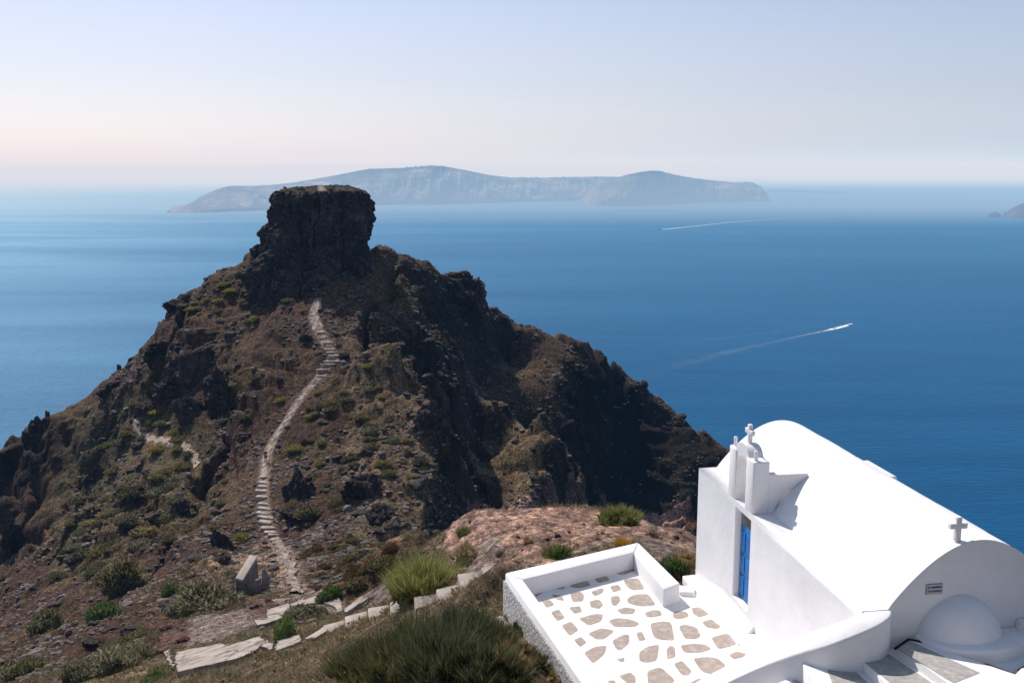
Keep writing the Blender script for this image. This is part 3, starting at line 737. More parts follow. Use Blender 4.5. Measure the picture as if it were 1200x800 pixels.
tag(rub, 'loose grey and brown stones strewn over the rocky headland', 'rubble', kind='stuff')
rp4 = scatter_pts(2600, -48, -8, 44, 104, lambda a, b: sstep(-.2, .3, fbm(np.stack([a, b, a*0], 1)/4, 3, 611))*sstep(1, 2, np.minimum(seg_dist(a, b, W_LOW), seg_dist(a, b, W_SL))))
_rd = zone([(180,765),(200,735),(232,722),(285,712),(340,700),(400,692),(475,690),(440,708),(380,722),(310,728),(250,752)])
rp4 = [t for t in rp4 if not in_poly(np.array([t[0].x]), np.array([t[0].y]), _rd)[0] and not any(in_poly(np.array([t[0].x]), np.array([t[0].y]), Q_)[0] for Q_ in SLP)]
tag(merge_scatter('broken_stones', mid_r, [p for p, _ in rp4], rng.uniform(.10, .30, len(rp4)), M['stone'], flat=.85), 'broken grey stones heaped over the lower left slope', 'stones', kind='stuff')
RB = mat_rock('dark_red_cinder', [(.3, (.035, .014, .012)), (.5, (.085, .036, .030)), (.7, (.15, .075, .065))], 1.6, .2)
for (px, py, w_), lab in zip([(172,752,20), (196,738,18), (214,752,20), (190,764,16), (300,712,16), (316,705,14)], ['left lump of the dark red cinder bank', 'upper lump of the dark red cinder bank', 'right lump of the dark red cinder bank beside the gravel', 'lowest lump of the dark red cinder bank above the broken slab', 'dark red lump under the foot of the ruined wall', 'dark red lump right of the foot of the ruined wall']):
    p, nn = hit(px, py)
    if p is None: continue
    me_ = mesh_np('cinder_rock', *rock_mesh(470+px, 4, 12, .2), RB, False, False); k_ = size_at(p, w_)/2
    tag(put('cinder_rock', me_, p-Vector((0, 0, k_*.1)), (k_, k_*.8, k_*.45)), lab, 'rock')
rp2 = scatter_pts(7000, -26, 9, 17, 66, None)
rub2 = merge_scatter('loose_stones', small_rocks, [p for p, _ in rp2], rng.uniform(.02, .055, len(rp2))*rng.choice([1, 1, 1.6], len(rp2)), M['stone'], flat=.8)
tag(rub2, 'small loose stones on the near ground around the path', 'stones', kind='stuff')

# ------------------------------------------------------------------ trails and steps
def slab_rect(mb, cx_, cy_, wx, wy, ang, z0, z1, jit=.06):
    c, s = math.cos(ang), math.sin(ang); P = []
    for a, b in ((-1, -1), (1, -1), (1, 1), (-1, 1)):
        x = a*wx/2*(1+random.uniform(-jit, jit)); y = b*wy/2*(1+random.uniform(-jit, jit)); P.append((cx_+x*c-y*s, cy_+x*s+y*c))
    mb.prism(P, z0, [z1+random.uniform(-.02, .02) for _ in range(4)])
def trail(name, W, width, mat, seed):
    """ground-hugging worn ribbon with ragged edges"""
    V, F = [], []; pts = []
    for a, b in zip(W[:-1], W[1:]):
        n = max(2, int(np.linalg.norm((b-a)[:2])/.35))
        for k in range(n): pts.append(a+(b-a)*k/n)
    pts.append(W[-1]); pts = np.array(pts); 
    for _ in range(6): pts[1:-1] = (pts[:-2]+pts[1:-1]*2+pts[2:])/4
    K = 9
    for i, p in enumerate(pts):
        t = pts[min(i+1, len(pts)-1)]-pts[max(i-1, 0)]; t = t[:2]/(np.linalg.norm(t[:2])+1e-9); nrm = np.array([-t[1], t[0]])
        wv = width*(1+.28*math.sin(i*.9+seed)+.25*random.uniform(-1, 1))
        for k in range(K):
            q = p[:2]+nrm*wv*(k/(K-1)-.5); g, _ = ground(q[0], q[1])
            zz = g.z+((.2 if width < 1.01 else .07)+.05*random.uniform(-1, 1) if 0 < k < K-1 else -.06) if g is not None else p[2]+CAMZ
            V.append((q[0], q[1], zz))
    for i in range(len(pts)-1):
        for k in range(K-1): a = i*K+k; F.append([a, a+1, a+K+1, a+K])
    o = mesh_py(name, V, F, mat, False); tag(o, kind='structure'); return o
trail('path', W_MAIN, 1.5, M['path'], 1); trail('path', W_MID, 1.15, M['path'], 2); trail('path', W_LOW, .9, M['path'], 3)
trail('path', W_LEFT, 1.0, M['dirt'], 4); trail('path', W_TOP, 1.0, M['step'], 5)
def flight(label, L, Rr, deep, rise):
    root = empty('stone_steps'); tag(root, label, 'steps')
    HL = [base_hit(*p) for p in L]; HR = [base_hit(*p) for p in Rr]
    for i in range(len(L)):
        a, b = HL[i], HR[i]; c = (a+b)/2; wv = np.linalg.norm((b-a)[:2])*random.uniform(.82, 1.1)
        g = [ground(*(c[:2]+(b-a)[:2]*f)) [0] for f in (-.4, 0, .4)]
        z1 = max([q.z for q in g if q is not None])+.10
        ang = math.atan2(b[1]-a[1], b[0]-a[0])
        ang = max(-.35, min(.35, ang))
        mb = MB(); slab_rect(mb, c[0]+random.uniform(-.15, .15), c[1]+deep*.3, wv, deep*random.uniform(.75, 1.1), ang+random.uniform(-.12, .12), z1-rise-.5, z1, .12); 
        st_ = mb.build('step', M['step'], root, .04)
    return root
f1 = flight('upper flight of pale stone steps climbing to the rock', ST_UP_L, ST_UP_R, .62, .45)
f2 = flight('lower flight of pale stone steps rising from the saddle', ST_LO_L, ST_LO_R, .85, .4)
# pale worn path across the top of the butte
bp = [(384,221),(379,223.5),(382,227),(385,232)]
V, F = [], []
pts = []
for a, b in zip(bp[:-1], bp[1:]):
    for k in range(6): pts.append((a[0]+(b[0]-a[0])*k/6, a[1]+(b[1]-a[1])*k/6))
for i, (px, py) in enumerate(pts):
    y = BY+8-15*i/len(pts); x = bx_(px)*y/BY
    for k in range(5):
        xx = x+(k/4-.5)*(1.3+.5*math.sin(i)); g = butte_top(xx, y); V.append((xx, y, (g.z if g else CAMZ-3)+(.1 if 0 < k < 4 else -.05)))
for i in range(len(pts)-1):
    for k in range(4): a = i*5+k; F.append([a, a+1, a+6, a+5])
o = mesh_py('path', V, F, M['path']); tag(o, kind='structure')

root = empty('concrete_steps'); tag(root, 'weathered concrete steps descending beside the dark broom bushes to the terrace wall', 'steps')
for qd, z in zip(NS, NSZ):
    mb = MB(); mb.prism([tuple(atz(a, b, z)[:2]) for a, b in qd], z+CAMZ-.9, z+CAMZ); mb.build('step', M['concrete'], root, .025)
for Q_, (poly, lab) in zip(SLP, SL):
    st_ = .055; xs = np.arange(Q_[:, 0].min(), Q_[:, 0].max()+st_, st_); ys = np.arange(Q_[:, 1].min(), Q_[:, 1].max()+st_, st_)
    gx_, gy_ = np.meshgrid(xs, ys); fx, fy = gx_.ravel(), gy_.ravel(); q3 = np.stack([fx, fy, fx*0], 1)
    wbx = fx+.10*fbm(q3*1.8, 3, 61); wby = fy+.10*fbm(q3*1.8, 3, 62)
    ins_ = in_poly(wbx, wby, Q_); hz_ = base_h(fx, fy)+.10+.025*fbm(q3*1.5, 3, 63)+.012*fbm(q3*8, 2, 64)
    cr_ = np.abs(fbm(q3*.55, 2, 65)) < .012; hz_ = hz_-.05*cr_
    n0, n1_ = len(ys), len(xs); idg = np.arange(n0*n1_).reshape(n0, n1_)
    Fq_ = np.stack([idg[:-1, :-1].ravel(), idg[:-1, 1:].ravel(), idg[1:, 1:].ravel(), idg[1:, :-1].ravel()], 1)
    Fq_ = Fq_[ins_[Fq_].all(1)]; us, inv = np.unique(Fq_, return_inverse=True)
    if len(us) < 8: continue
    o = mesh_np('concrete_slab', np.stack([fx[us], fy[us], hz_[us]+CAMZ], 1), inv.reshape(-1, 4), M['concrete'])
    sm_ = o.modifiers.new('thick', 'SOLIDIFY'); sm_.thickness = .22; sm_.offset = -1
    tag(o, lab, 'slab', 'old concrete path slabs')

# ruined wall on the saddle
pb, _ = hit(300, 696)
yb = pb.y; zb = pb.z-CAMZ
def yz(px, py, y): return Vector(A3(aty(px, py, y)))
root = empty('ruined_wall', pb); tag(root, 'ruined gable of grey masonry standing on the saddle', 'ruin')
def loc(o): o.location = -Vector(pb); return o
mb = MB()
A_, B_, C_2, D_ = yz(284, 697, yb), yz(284, 682, yb), yz(301, 654, yb+2.2), yz(306, 690, yb+2.2)
dv = Vector((-.55, .35, 0))
mb.hexa([A_-Vector((0,0,1)), D_-Vector((0,0,1)), D_+dv-Vector((0,0,1)), A_+dv-Vector((0,0,1)), B_, C_2, C_2+dv, B_+dv])
loc(mb.build('wall', M['ruin'], root, .04))
mb = MB(); e_ = Vector((.03, -.03, 0)); h_ = Vector((0, 0, .16))
mb.hexa([B_-e_*-1, C_2+e_, C_2+dv-e_, B_+dv-e_, B_+h_+e_, C_2+h_+e_, C_2+dv+h_-e_, B_+dv+h_-e_])
mb.V = [(v[0], v[1], v[2]+.003) for v in mb.V]
loc(mb.build('coping', M['ruin_cap'], root, .03))
mb = MB(); Q = [yz(300, 696, yb-.3), yz(304, 696, yb-.3), yz(303, 679, yb-.3), yz(298, 680, yb-.3)]; q2 = Vector((.1, .4, 0))
mb.hexa([Q[0], Q[1], Q[1]+q2, Q[0]+q2, Q[3], Q[2], Q[2]+q2, Q[3]+q2]); loc(mb.build('pillar', M['ruin'], root, .05))
mb = MB(); Q = [yz(306, 694, yb+.6), yz(313, 692, yb+1.0), yz(314, 678, yb+1.0), yz(307, 668, yb+.6)]
mb.hexa([Q[0], Q[1], Q[1]+q2, Q[0]+q2, Q[3], Q[2], Q[2]+q2, Q[3]+q2]); loc(mb.build('wall_stub', M['ruin'], root, .05))

# ------------------------------------------------------------------ chapel
PA = np.array([4.36, 22.4]); UU = np.array([-.148, .989]); VV = np.array([.989, .148])
ZL, ZF, SEND = -6.83, -9.45, 7.75
def C(s, v, z): p = PA-UU*s+VV*v; return Vector((p[0], p[1], z+CAMZ))
def cbox(mb, s0, s1, v0, v1, z0, z1):
    mb.hexa([C(s0, v0, z0), C(s1, v0, z0), C(s1, v1, z0), C(s0, v1, z0), C(s0, v0, z1), C(s1, v0, z1), C(s1, v1, z1), C(s0, v1, z1)])
chapel = empty('chapel', C(4, 2, ZF)); tag(chapel, 'whitewashed vaulted chapel with blue door, small belfry and two crosses', 'chapel')
INV = Matrix.Translation(-chapel.location)
def cp(o):
    o.parent = chapel; o.matrix_parent_inverse = INV; return o
WV = 3.92; VC, VR, VH = 1.96, 1.52, 1.07
D0, D1, DZ0, DZ1 = 2.36, 3.18, -8.93, -6.99
# side wall with the door niche, gable ends, far wall as one smooth body
mb = MB()
prof = [(0, -11.6), (D0, -11.6), (D0, DZ0), (D1, DZ0), (D1, -11.6), (SEND, -11.6)]
cbox(mb, 0, D0-.03, 0, .28, -12.4, ZL); cbox(mb, D1, SEND+.3, 0, .28, -12.4, ZL)
body = MB()
# one solid: build wall strips without internal overlaps on visible faces
def wallgrid(svals, zvals, holes, v):
    for i in range(len(svals)-1):
        for k in range(len(zvals)-1):
            if (i, k) in holes: continue
            yield svals[i], svals[i+1], zvals[k], zvals[k+1]
ss = [0, D0, D1, SEND]; zz = [-12.4, DZ0, DZ1, ZL]
Vq, Fq = [], []
def quad(a, b, c, d):
    n = len(Vq); Vq.extend([a, b, c, d]); Fq.append([n, n+1, n+2, n+3])
for s0, s1, z0, z1 in wallgrid(ss, zz, {(1, 1)}, 0): quad(C(s0, 0, z0), C(s1, 0, z0), C(s1, 0, z1), C(s0, 0, z1))
nd = .17
quad(C(D0, 0, DZ0), C(D0, nd, DZ0), C(D0, nd, DZ1), C(D0, 0, DZ1)); quad(C(D1, 0, DZ0), C(D1, nd, DZ0), C(D1, nd, DZ1), C(D1, 0, DZ1))
quad(C(D0, 0, DZ1), C(D1, 0, DZ1), C(D1, nd, DZ1), C(D0, nd, DZ1)); quad(C(D0, 0, DZ0), C(D1, 0, DZ0), C(D1, nd, DZ0), C(D0, nd, DZ0))
quad(C(D0, nd, DZ0), C(D1, nd, DZ0), C(D1, nd, DZ1), C(D0, nd, DZ1))
quad(C(0, WV, -12.4), C(SEND, WV, -12.4), C(SEND, WV, ZL), C(0, WV, ZL))
quad(C(0, 0, -12.4), C(0, WV, -12.4), C(0, WV, ZL), C(0, 0, ZL)); quad(C(SEND, 0, -12.4), C(SEND, WV, -12.4), C(SEND, WV, ZL), C(SEND, 0, ZL))
ns = 40
def rowq(f0, f1):
    for i in range(ns):
        s0, s1 = SEND*i/ns, SEND*(i+1)/ns; quad(C(s0, *f0), C(s1, *f0), C(s1, *f1), C(s0, *f1))
quad(C(0, 0, ZL), C(SEND, 0, ZL), C(SEND, .44, ZL), C(0, .44, ZL)); quad(C(0, WV-.44, ZL), C(SEND, WV-.44, ZL), C(SEND, WV, ZL), C(0, WV, ZL))
o = mesh_py('wall', Vq, Fq, M['plaster'])
bm = bmesh.new(); bm.from_mesh(o.data); bmesh.ops.remove_doubles(bm, verts=bm.verts, dist=.001); bmesh.ops.recalc_face_normals(bm, faces=bm.faces); bm.to_mesh(o.data); bm.free()
bv = o.modifiers.new('bevel', 'BEVEL'); bv.width = .035; bv.segments = 3; bv.limit_method = 'ANGLE'; bv.angle_limit = R(40)
o.data.polygons.foreach_set('use_smooth', [True]*len(o.data.polygons)); cp(o)
# barrel vault with a slight lip at the ends and hand-laid unevenness
def vz(t): # t 0..pi across
    return (VC-VR*(1-2*t/math.pi), ZL+VH*max(0, math.sin(t))**.90)
V, F = [], []; na, nl = 56, 90
for j in range(nl+1):
    s = SEND*j/nl
    for i in range(na+1):
        t = math.pi*i/na; v, z_ = vz(t)
        wv = 0 if j in (0, nl) else .018*mnoise.noise(Vector((s*.9, v*1.1, 3)))+.008*mnoise.noise(Vector((s*3, v*3, 7)))
        V.append(C(s, v, z_+wv*math.sin(t)))
for j in range(nl):
    for i in range(na): a = j*(na+1)+i; F.append([a, a+1, a+na+2, a+na+1])
o = mesh_py('roof', V, F, M['plaster'], True)
cp(o)
for s_, zlo in ((-.004, ZL-.001), (SEND+.004, -12.3)):
    G = [C(s_, vz(math.pi*i/na)[0], vz(math.pi*i/na)[1]) for i in range(na+1)]
    if s_ > 0: G = G+[C(s_, WV-.04, ZL-.05), C(s_, WV-.04, zlo), C(s_, .04, zlo), C(s_, .04, ZL-.05)]
    cp(mesh_py('gable', G, [list(range(len(G)))], M['plaster'], False))
# buttress block on the far eave
mb = MB(); cbox(mb, .65, 1.95, WV-.8, WV-.05, ZL-.02, ZL+.22); cp(mb.build('roof_block', M['plaster'], None, .05))
# threshold slab and bench along the wall
mb = MB()
def wedge(s0, s1, h0, h1, vo=-.34):
    mb.hexa([C(s0, vo, ZF-.2), C(s1, vo, ZF-.2), C(s1, .10, ZF-.2), C(s0, .10, ZF-.2), C(s0, vo, ZF+.01), C(s1, vo, ZF+.01), C(s1, .10, h1), C(s0, .10, h0)])
wedge(.05, 2.2, ZF+.02, DZ0-.01); wedge(2.2, 3.6, DZ0-.01, DZ0-.01)
cp(mb.build('doorstep', M['plaster'], None, .02))
mb = MB(); cbox(mb, 3.62, 6.6, -.32, .02, ZF-.3, ZF+.26); cp(mb.build('bench', M['plaster'], None, .04))
# blue door with transom
dw0, dw1 = D0+.02, D1-.02
mb = MB(); cbox(mb, dw0, dw1, .125, .166, DZ0+.01, DZ1-.34); door = cp(mb.build('door', M['bluedoor'], None, .006))
def sub(o, par):
    o.parent = par; o.matrix_parent_inverse = (par.matrix_parent_inverse.inverted() @ Matrix.Identity(4)) if False else Matrix.Identity(4)
    return o
mb = MB()
for a, b in ((.06, .31), (.35, .62)):
    for z0, z1 in ((.1, .52), (.60, .98), (1.06, 1.5)): cbox(mb, dw0+a, dw0+b-.02, .108, .124, DZ0+z0, DZ0+z1)
sub(mb.build('door_panel', M['bluedoor'], None, .006), door)
mb = MB(); cbox(mb, dw1-.10, dw1-.06, .06, .12, DZ0+.78, DZ0+.82); cbox(mb, dw1-.105, dw1-.055, .112, .124, DZ0+.70, DZ0+.9); sub(mb.build('door_handle', M['metal'], None), door)
mb = MB(); cbox(mb, dw0, dw1, .128, .165, DZ1-.335, DZ1-.01); fr_ = cp(mb.build('transom_frame', M['bluedoor'], None, .004))
mb = MB(); cbox(mb, dw0+.04, dw1-.04, .118, .127, DZ1-.30, DZ1-.04); sub(mb.build('pane', M['glass'], None), fr_)
# belfry
PT = -5.74; b0, b1 = 1.88, 3.24
bel = MB()
cbox(bel, b0, b0+.40, -.004, .34, ZL-.01, PT); cbox(bel, b1-.42, b1, -.004, .34, ZL-.01, PT)
o = bel.build('belfry', M['plaster'], None, .035); cp(o)
ab_ = MB(); g0, g1 = b0+.40, b1-.42; gc, gr = (g0+g1)/2, (g1-g0)/2
K = 20; V, F = [], []
for i in range(K+1):
    t = math.pi*i/K; a = (gc-gr*math.cos(t), PT-.20+gr*math.sin(t)*.6); d = (gc-(gr+.12)*math.cos(t), PT-.12+(gr+.10)*math.sin(t)*.9)
    V += [C(a[0], .02, a[1]), C(d[0], .02, d[1]), C(d[0], .33, d[1]), C(a[0], .33, a[1])]
for i in range(K):
    for k in range(4): F.append([i*4+k, i*4+(k+1) % 4, i*4+4+(k+1) % 4, i*4+4+k])
F += [[0, 1, 2, 3], [K*4+3, K*4+2, K*4+1, K*4]]
o = mesh_py('arch', V, F, M['plaster'], False); sub(o, bpy.data.objects['belfry'])
for s_ in (b0+.08, b1-.16):
    mb = MB(); cbox(mb, s_, s_+.07, .05, .12, PT-.005, PT+.20); sub(mb.build('pinnacle', M['plaster'], None, .02), bpy.data.objects['belfry'])
# fin that ties the belfry into the vault
mb = MB(); K = 10; zt = -6.02
low = [(.33+.82*i/K, min(zt-.02, ZL-.02+VH*max(0, 1-((VC-(.33+.82*i/K))/VR)**2)**.5*.90 if (.33+.82*i/K) > .46 else ZL-.02)) for i in range(K+1)]
for i in range(K):
    (v0, z0), (v1, z1) = low[i], low[i+1]
    mb.hexa([C(b1-.20, v0, z0-.1), C(b1-.006, v0, z0-.1), C(b1-.006, v1, z1-.1), C(b1-.20, v1, z1-.1), C(b1-.20, v0, zt), C(b1-.006, v0, zt), C(b1-.006, v1, zt), C(b1-.20, v1, zt)])
sub(mb.build('buttress', M['plaster'], None), bpy.data.objects['belfry'])
# crosses (parts of the chapel)
def cross(s, v, z, h, arm, th, along):
    mb = MB(); 
    if along: cbox(mb, s-th/2, s+th/2, v-.04, v+.04, z, z+h); cbox(mb, s-arm/2, s-th/2, v-.04, v+.04, z+h*.56, z+h*.56+th); cbox(mb, s+th/2, s+arm/2, v-.04, v+.04, z+h*.56, z+h*.56+th)
    else: cbox(mb, s-.045, s+.045, v-th/2, v+th/2, z, z+h); cbox(mb, s-.045, s+.045, v-arm/2, v-th/2, z+h*.52, z+h*.52+th); cbox(mb, s-.045, s+.045, v+th/2, v+arm/2, z+h*.52, z+h*.52+th)
    return cp(mb.build('cross', M['plaster'], None, .008))
c1 = cross(gc, .17, PT+.14, .46, .36, .10, True); c1['label'] = 'cross standing on the belfry arch'
c2 = cross(SEND-.14, 1.62, ZL+VH*.955, .40, .29, .09, False); c2['label'] = 'cross standing on the near end of the vault'
# plaque on the near gable
def vpx(px, py, s):   # coordinates on the gable plane at s
    d = ray(px, py); n = UU; p0 = PA-UU*s; k = (p0@n)/(d[:2]@n); P_ = d*k; v = (P_[:2]-p0)@VV; return v, P_[2]
pv0, pz0 = vpx(1084.5, 694.5, SEND+.01); pv1, pz1 = vpx(1104.5, 684.5, SEND+.01)
pz_c = (pz0+pz1)/2; phh = .085
mb = MB(); cbox(mb, SEND+.001, SEND+.02, pv0, pv1, pz_c-phh, pz_c+phh); plaq = cp(mb.build('plaque', M['plaque_edge'], None))
mb = MB(); cbox(mb, SEND+.015, SEND+.024, pv0+.014, pv1-.014, pz_c-phh+.012, pz_c+phh-.012); sub(mb.build('plaque_face', M['plaque'], None), plaq)
for k, (txt, dz_) in enumerate((('ΑΓ ΙΩΑΝΝΗΣ', .016), ('ΤΟΥ ΠΑΥΛΟΥ', -.050))):
    cu = bpy.data.curves.new('lettering', 'FONT'); cu.body = txt; cu.size = .048; cu.extrude = .002; cu.offset = .0012; cu.align_x = 'CENTER'
    to = bpy.data.objects.new('tmp', cu); COL.objects.link(to)
    me_ = bpy.data.meshes.new_from_object(to.evaluated_get(bpy.context.evaluated_depsgraph_get())); bpy.data.objects.remove(to)
    to = link('lettering', me_, None, M['dark'])
    w_ = max(v.co.x for v in me_.vertices)-min(v.co.x for v in me_.vertices); sc_ = (pv1-pv0-.045)/w_
    # x -> VV, y -> up, z -> -UU
    mt = Matrix(((VV[0]*sc_, 0, -UU[0], 0), (VV[1]*sc_, 0, -UU[1], 0), (0, 1, 0, 0), (0, 0, 0, 1)))
    cpos = C(SEND+.027, (pv0+pv1)/2, pz_c+dz_); mt.translation = cpos
    me_.transform(mt); sub(to, plaq)
# apse: half dome and its curved plinth
def halfdome(s0, vc, rv, rs, zb, h, name, mat, n=28, e=1.0):
    V, F = [], []; m_ = 14
    for j in range(m_+1):
        ph = math.pi/2*j/m_
        for i in range(n+1):
            t = math.pi*i/n; k = math.cos(ph)**e
            V.append(C(s0+rs*math.sin(t)*k, vc-rv*math.cos(t)*k, zb+h*math.sin(ph)))
    for j in range(m_):
        for i in range(n): a = j*(n+1)+i; F.append([a, a+1, a+n+2, a+n+1])
    return mesh_py(name, V, F, mat, True)
cp(halfdome(SEND-.0, 1.66, .70, .52, -7.34, .68, 'apse', M['plaster'], 36, 1.25))
mb = MB(); K = 26; P1 = [PA-UU*(SEND+.0)+VV*.5]+[PA-UU*(SEND+.005+.74*math.sin(math.pi*i/K)**.8)+VV*(1.80-.90*math.cos(math.pi*i/K)) for i in range(K+1)]+[PA-UU*(SEND+.0)+VV*2.7]
mb.prism([tuple(p) for p in P1[1:-1]], CAMZ-8.6, CAMZ-7.26); cp(mb.build('apse_plinth', M['plaster'], None, .05, False, 3))

# side platform right of the apse
mb = MB(); cbox(mb, SEND+.005, SEND+.30, 2.66, 6.0, -8.6, -7.12); sh = mb.build('low_wall', M['plaster'], None, .05)
tag(sh, 'low white wall at the right edge beside the rounded apse', 'wall')

# ------------------------------------------------------------------ terrace
terrace = empty('terrace', A3((2.5, 19.5, ZF))); tag(terrace, 'white terrace paved with tan flagstones in front of the chapel door', 'terrace')
INT = Matrix.Translation(-terrace.location)
def tp(o): o.parent = terrace; o.matrix_parent_inverse = INT; return o
ZP = -9.03
def xy(px, py, z): p = atz(px, py, z); return np.array([p[0], p[1]])
o1, o2 = xy(592, 671, ZP), xy(748, 635, ZP)
i1, i2 = xy(613, 674+5, ZP), xy(743, 647, ZP)
l_o, l_i = xy(682, 800, ZP), xy(712, 800, ZP)
dl = (l_o-o1)/np.linalg.norm(l_o-o1); dr_ = (o2-o1)/np.linalg.norm(o2-o1)
l_o2 = o1+dl*8.2; l_i2 = i1+dl*8.0
r_o, r_i = xy(797, 683, ZP), xy(778, 690, ZP)
# one parapet running round three sides : outer and inner outlines
mb = MB()
def pris(poly, z0, z1): mb.prism([tuple(p) for p in poly], CAMZ+z0, CAMZ+z1)
pris([o1, l_o2, l_i2, i1], -11.9, ZP); par1 = tp(mb.build('parapet', M['plaster'], None, .03))
mb = MB(); pris([o1+dl*.002, i1, i2, o2], -11.4, ZP+.003); tp(mb.build('parapet', M['plaster'], None, .03))
mb = MB(); pris([i2, r_i, r_o, o2+(r_o-o2)*.001], -11.4, ZP-.002); tp(mb.build('parapet', M['plaster'], None, .03))
# low ledge from the parapet end to the chapel corner
e1 = xy(797, 690, ZF+.12); e2 = np.array(C(.02, -.02, 0)[:2])
mb = MB(); dd_ = e2-e1; pn = np.array([dd_[1], -dd_[0]])/np.linalg.norm(dd_)
pris([xy(791, 684, ZF+.1), xy(815, 687, ZF+.1), xy(813, 694, ZF+.1), xy(797, 693, ZF+.1)], -11.4, ZF+.10); tp(mb.build('low_ledge', M['plaster'], None, .03))
# floor
fl_poly = [i1*.98+o1*.02, i2, r_i, e2+np.array([.1, 0]), np.array(C(SEND, 0, 0)[:2]), np.array([5.0, 13.0]), l_i2]
mb = MB(); pris(fl_poly, -10.2, ZF); tp(mb.build('floor_slab', M['plaster'], None))
# rough rubble face under the parapet on the open side
mb = MB(); off = np.array([dl[1], -dl[0]]); off = off if off[0] < 0 else -off
pris([o1+off*.05-dl*.03, l_o2+off*.05, l_o2+dl*.0, o1+dl*.0], -12.6, ZP-.16); tp(mb.build('rubble_face', M['rubble_wall'], None, .03))
mb = MB(); pris([o1+off*.26+dl*.1, o1+off*.16+dl*7.5, o1+dl*7.5+off*.055, o1+dl*.15+off*.055], -12.6, ZP-.95); tp(mb.build('wall_footing', M['rubble_wall'], None, .06))
# flagstones: pixel outlines from the enlarged crop (scale 340/1200)
FS = [
 [(235,395),(275,385),(270,400),(243,418)],[(310,375),(352,368),(358,385),(325,388)],[(385,358),(440,347),(462,372),(420,382),(390,378)],
 [(473,335),(520,328),(542,350),(500,360)],[(568,318),(640,285),(655,308),(600,328)],
 [(265,435),(300,436),(312,452),(285,462)],[(307,412),(345,416),(354,434),(330,430)],[(305,485),(335,475),(356,505),(328,517)],
 [(380,465),(420,460),(428,480),(400,487)],[(385,408),(420,400),(436,412),(432,435),(395,438)],[(350,540),(385,525),(412,556),(380,577)],
 [(400,598),(428,588),(446,608),(422,625)],[(425,510),(480,493),(513,495),(505,520),(460,535)],[(465,440),(500,433),(515,452),(500,467),(470,462)],
 [(472,400),(500,388),(520,388),(510,405),(485,414)],[(462,572),(510,552),(558,562),(520,592),(490,592)],[(445,652),(480,630),(528,625),(520,655),(478,690)],
 [(550,378),(580,372),(592,390),(560,398)],[(552,422),(580,418),(588,435),(570,455),(556,450)],[(580,475),(610,465),(648,472),(640,488),(600,490)],
 [(548,520),(580,510),(630,515),(662,530),(640,542),(570,542)],[(560,603),(600,580),(622,580),(622,610),(590,637),(575,632)],
 [(577,678),(604,672),(604,686),(590,687)],[(588,748),(630,735),(650,752),(648,776),(620,776)],
 [(607,352),(660,345),(685,385),(640,390),(618,375)],[(622,430),(650,413),(700,412),(728,452),(670,456),(628,445)],
 [(695,488),(720,477),(750,478),(757,495),(720,503),(700,500)],[(657,570),(678,567),(692,595),(668,600)],
 [(718,535),(760,525),(795,530),(807,595),(750,592),(730,580)],[(672,650),(700,630),(745,622),(735,680),(695,688),(672,680)],
 [(782,640),(795,625),(812,630),(815,665),(785,673)],[(707,730),(755,715),(808,762),(795,776),(710,776)],
 [(810,488),(835,480),(862,485),(868,500),(835,510),(812,505)],[(836,545),(860,538),(900,548),(917,575),(905,590),(860,590)],
 [(887,468),(915,465),(952,490),(915,502),(895,490)],[(845,622),(900,615),(940,620),(958,635),(920,648),(860,648)],
 [(815,700),(845,688),(880,725),(870,740),(845,740)],[(932,525),(965,515),(1002,542),(985,550),(950,545)],
 [(898,678),(940,672),(985,675),(1020,705),(975,736),(930,725)],[(972,590),(1030,575),(1070,608),(1050,620),(1000,632),(985,615)],
 [(1042,660),(1070,648),(1106,655),(1095,668),(1060,675)],[(962,455),(990,448),(1012,470),(1008,480),(985,475)],
 [(1007,508),(1035,502),(1056,520),(1040,528),(1020,522)],[(880,776),(910,760),(945,760),(940,776)],[(540,768),(560,765),(570,776),(545,778)],
 [(600,830),(650,800),(700,820),(680,860),(630,860)],[(740,810),(800,800),(830,840),(780,870),(745,850)],[(870,820),(930,800),(960,840),(900,860)],
]
mb = MB()
for q in FS:
    px_ = [(560+x*340/1200, 580+y*340/1200) for x, y in q]
    P_ = [xy(a, b, ZF) for a, b in px_]; c_2 = sum(P_)/len(P_); P_ = [c_2+(p-c_2)*1.10 for p in P_]
    # soften the corners into irregular stones
    R2 = []
    for i in range(len(P_)):
        a, b, c3 = P_[i-1], P_[i], P_[(i+1) % len(P_)]
        R2 += [b+(a-b)*.17-(c_2-b)*.04, b+(c_2-b)*.05, b+(c3-b)*.17-(c_2-b)*.04]
    mb = MB(); mb.prism([tuple(p) for p in R2], CAMZ+ZF-.02, CAMZ+ZF+.005); tp(mb.build('flagstone', M['flag'], None))

# ------------------------------------------------------------------ curved white parapet climbing beside the stairs
PST = [((1046,709.5),(1017,709.5),-6.836),((1046,714),(1014,714.5),-6.84),((1044.6,722),(1011,716),-6.84),((1033.5,730),(1002,720),-6.86),((1020,737),(990,725),-6.92),((997,746),(972,732),-7.04),((972,755.5),(950,739),-7.2),
 ((936,765),(922,747),-7.48),((903,776),(900,756),-7.78),((867,791.6),(872,768),-8.12),((840,805),(845,782),-8.4),((805,830),(812,800),-8.75),((770,862),(775,828),-9.0)]
po = np.array([np.append(xy(*a, z_), z_) for a, b, z_ in PST]); pi_ = np.array([np.append(xy(*b, z_), z_) for a, b, z_ in PST])
def resm(P_, n=7, it=9):
    D_ = [a+(b-a)*k/n for a, b in zip(P_[:-1], P_[1:]) for k in range(n)]+[P_[-1]]; D_ = np.array(D_)
    for _ in range(it): D_[1:-1] = (D_[:-2]+2*D_[1:-1]+D_[2:])/4
    return D_
po, pi_ = resm(po), resm(pi_); V, F = [], []
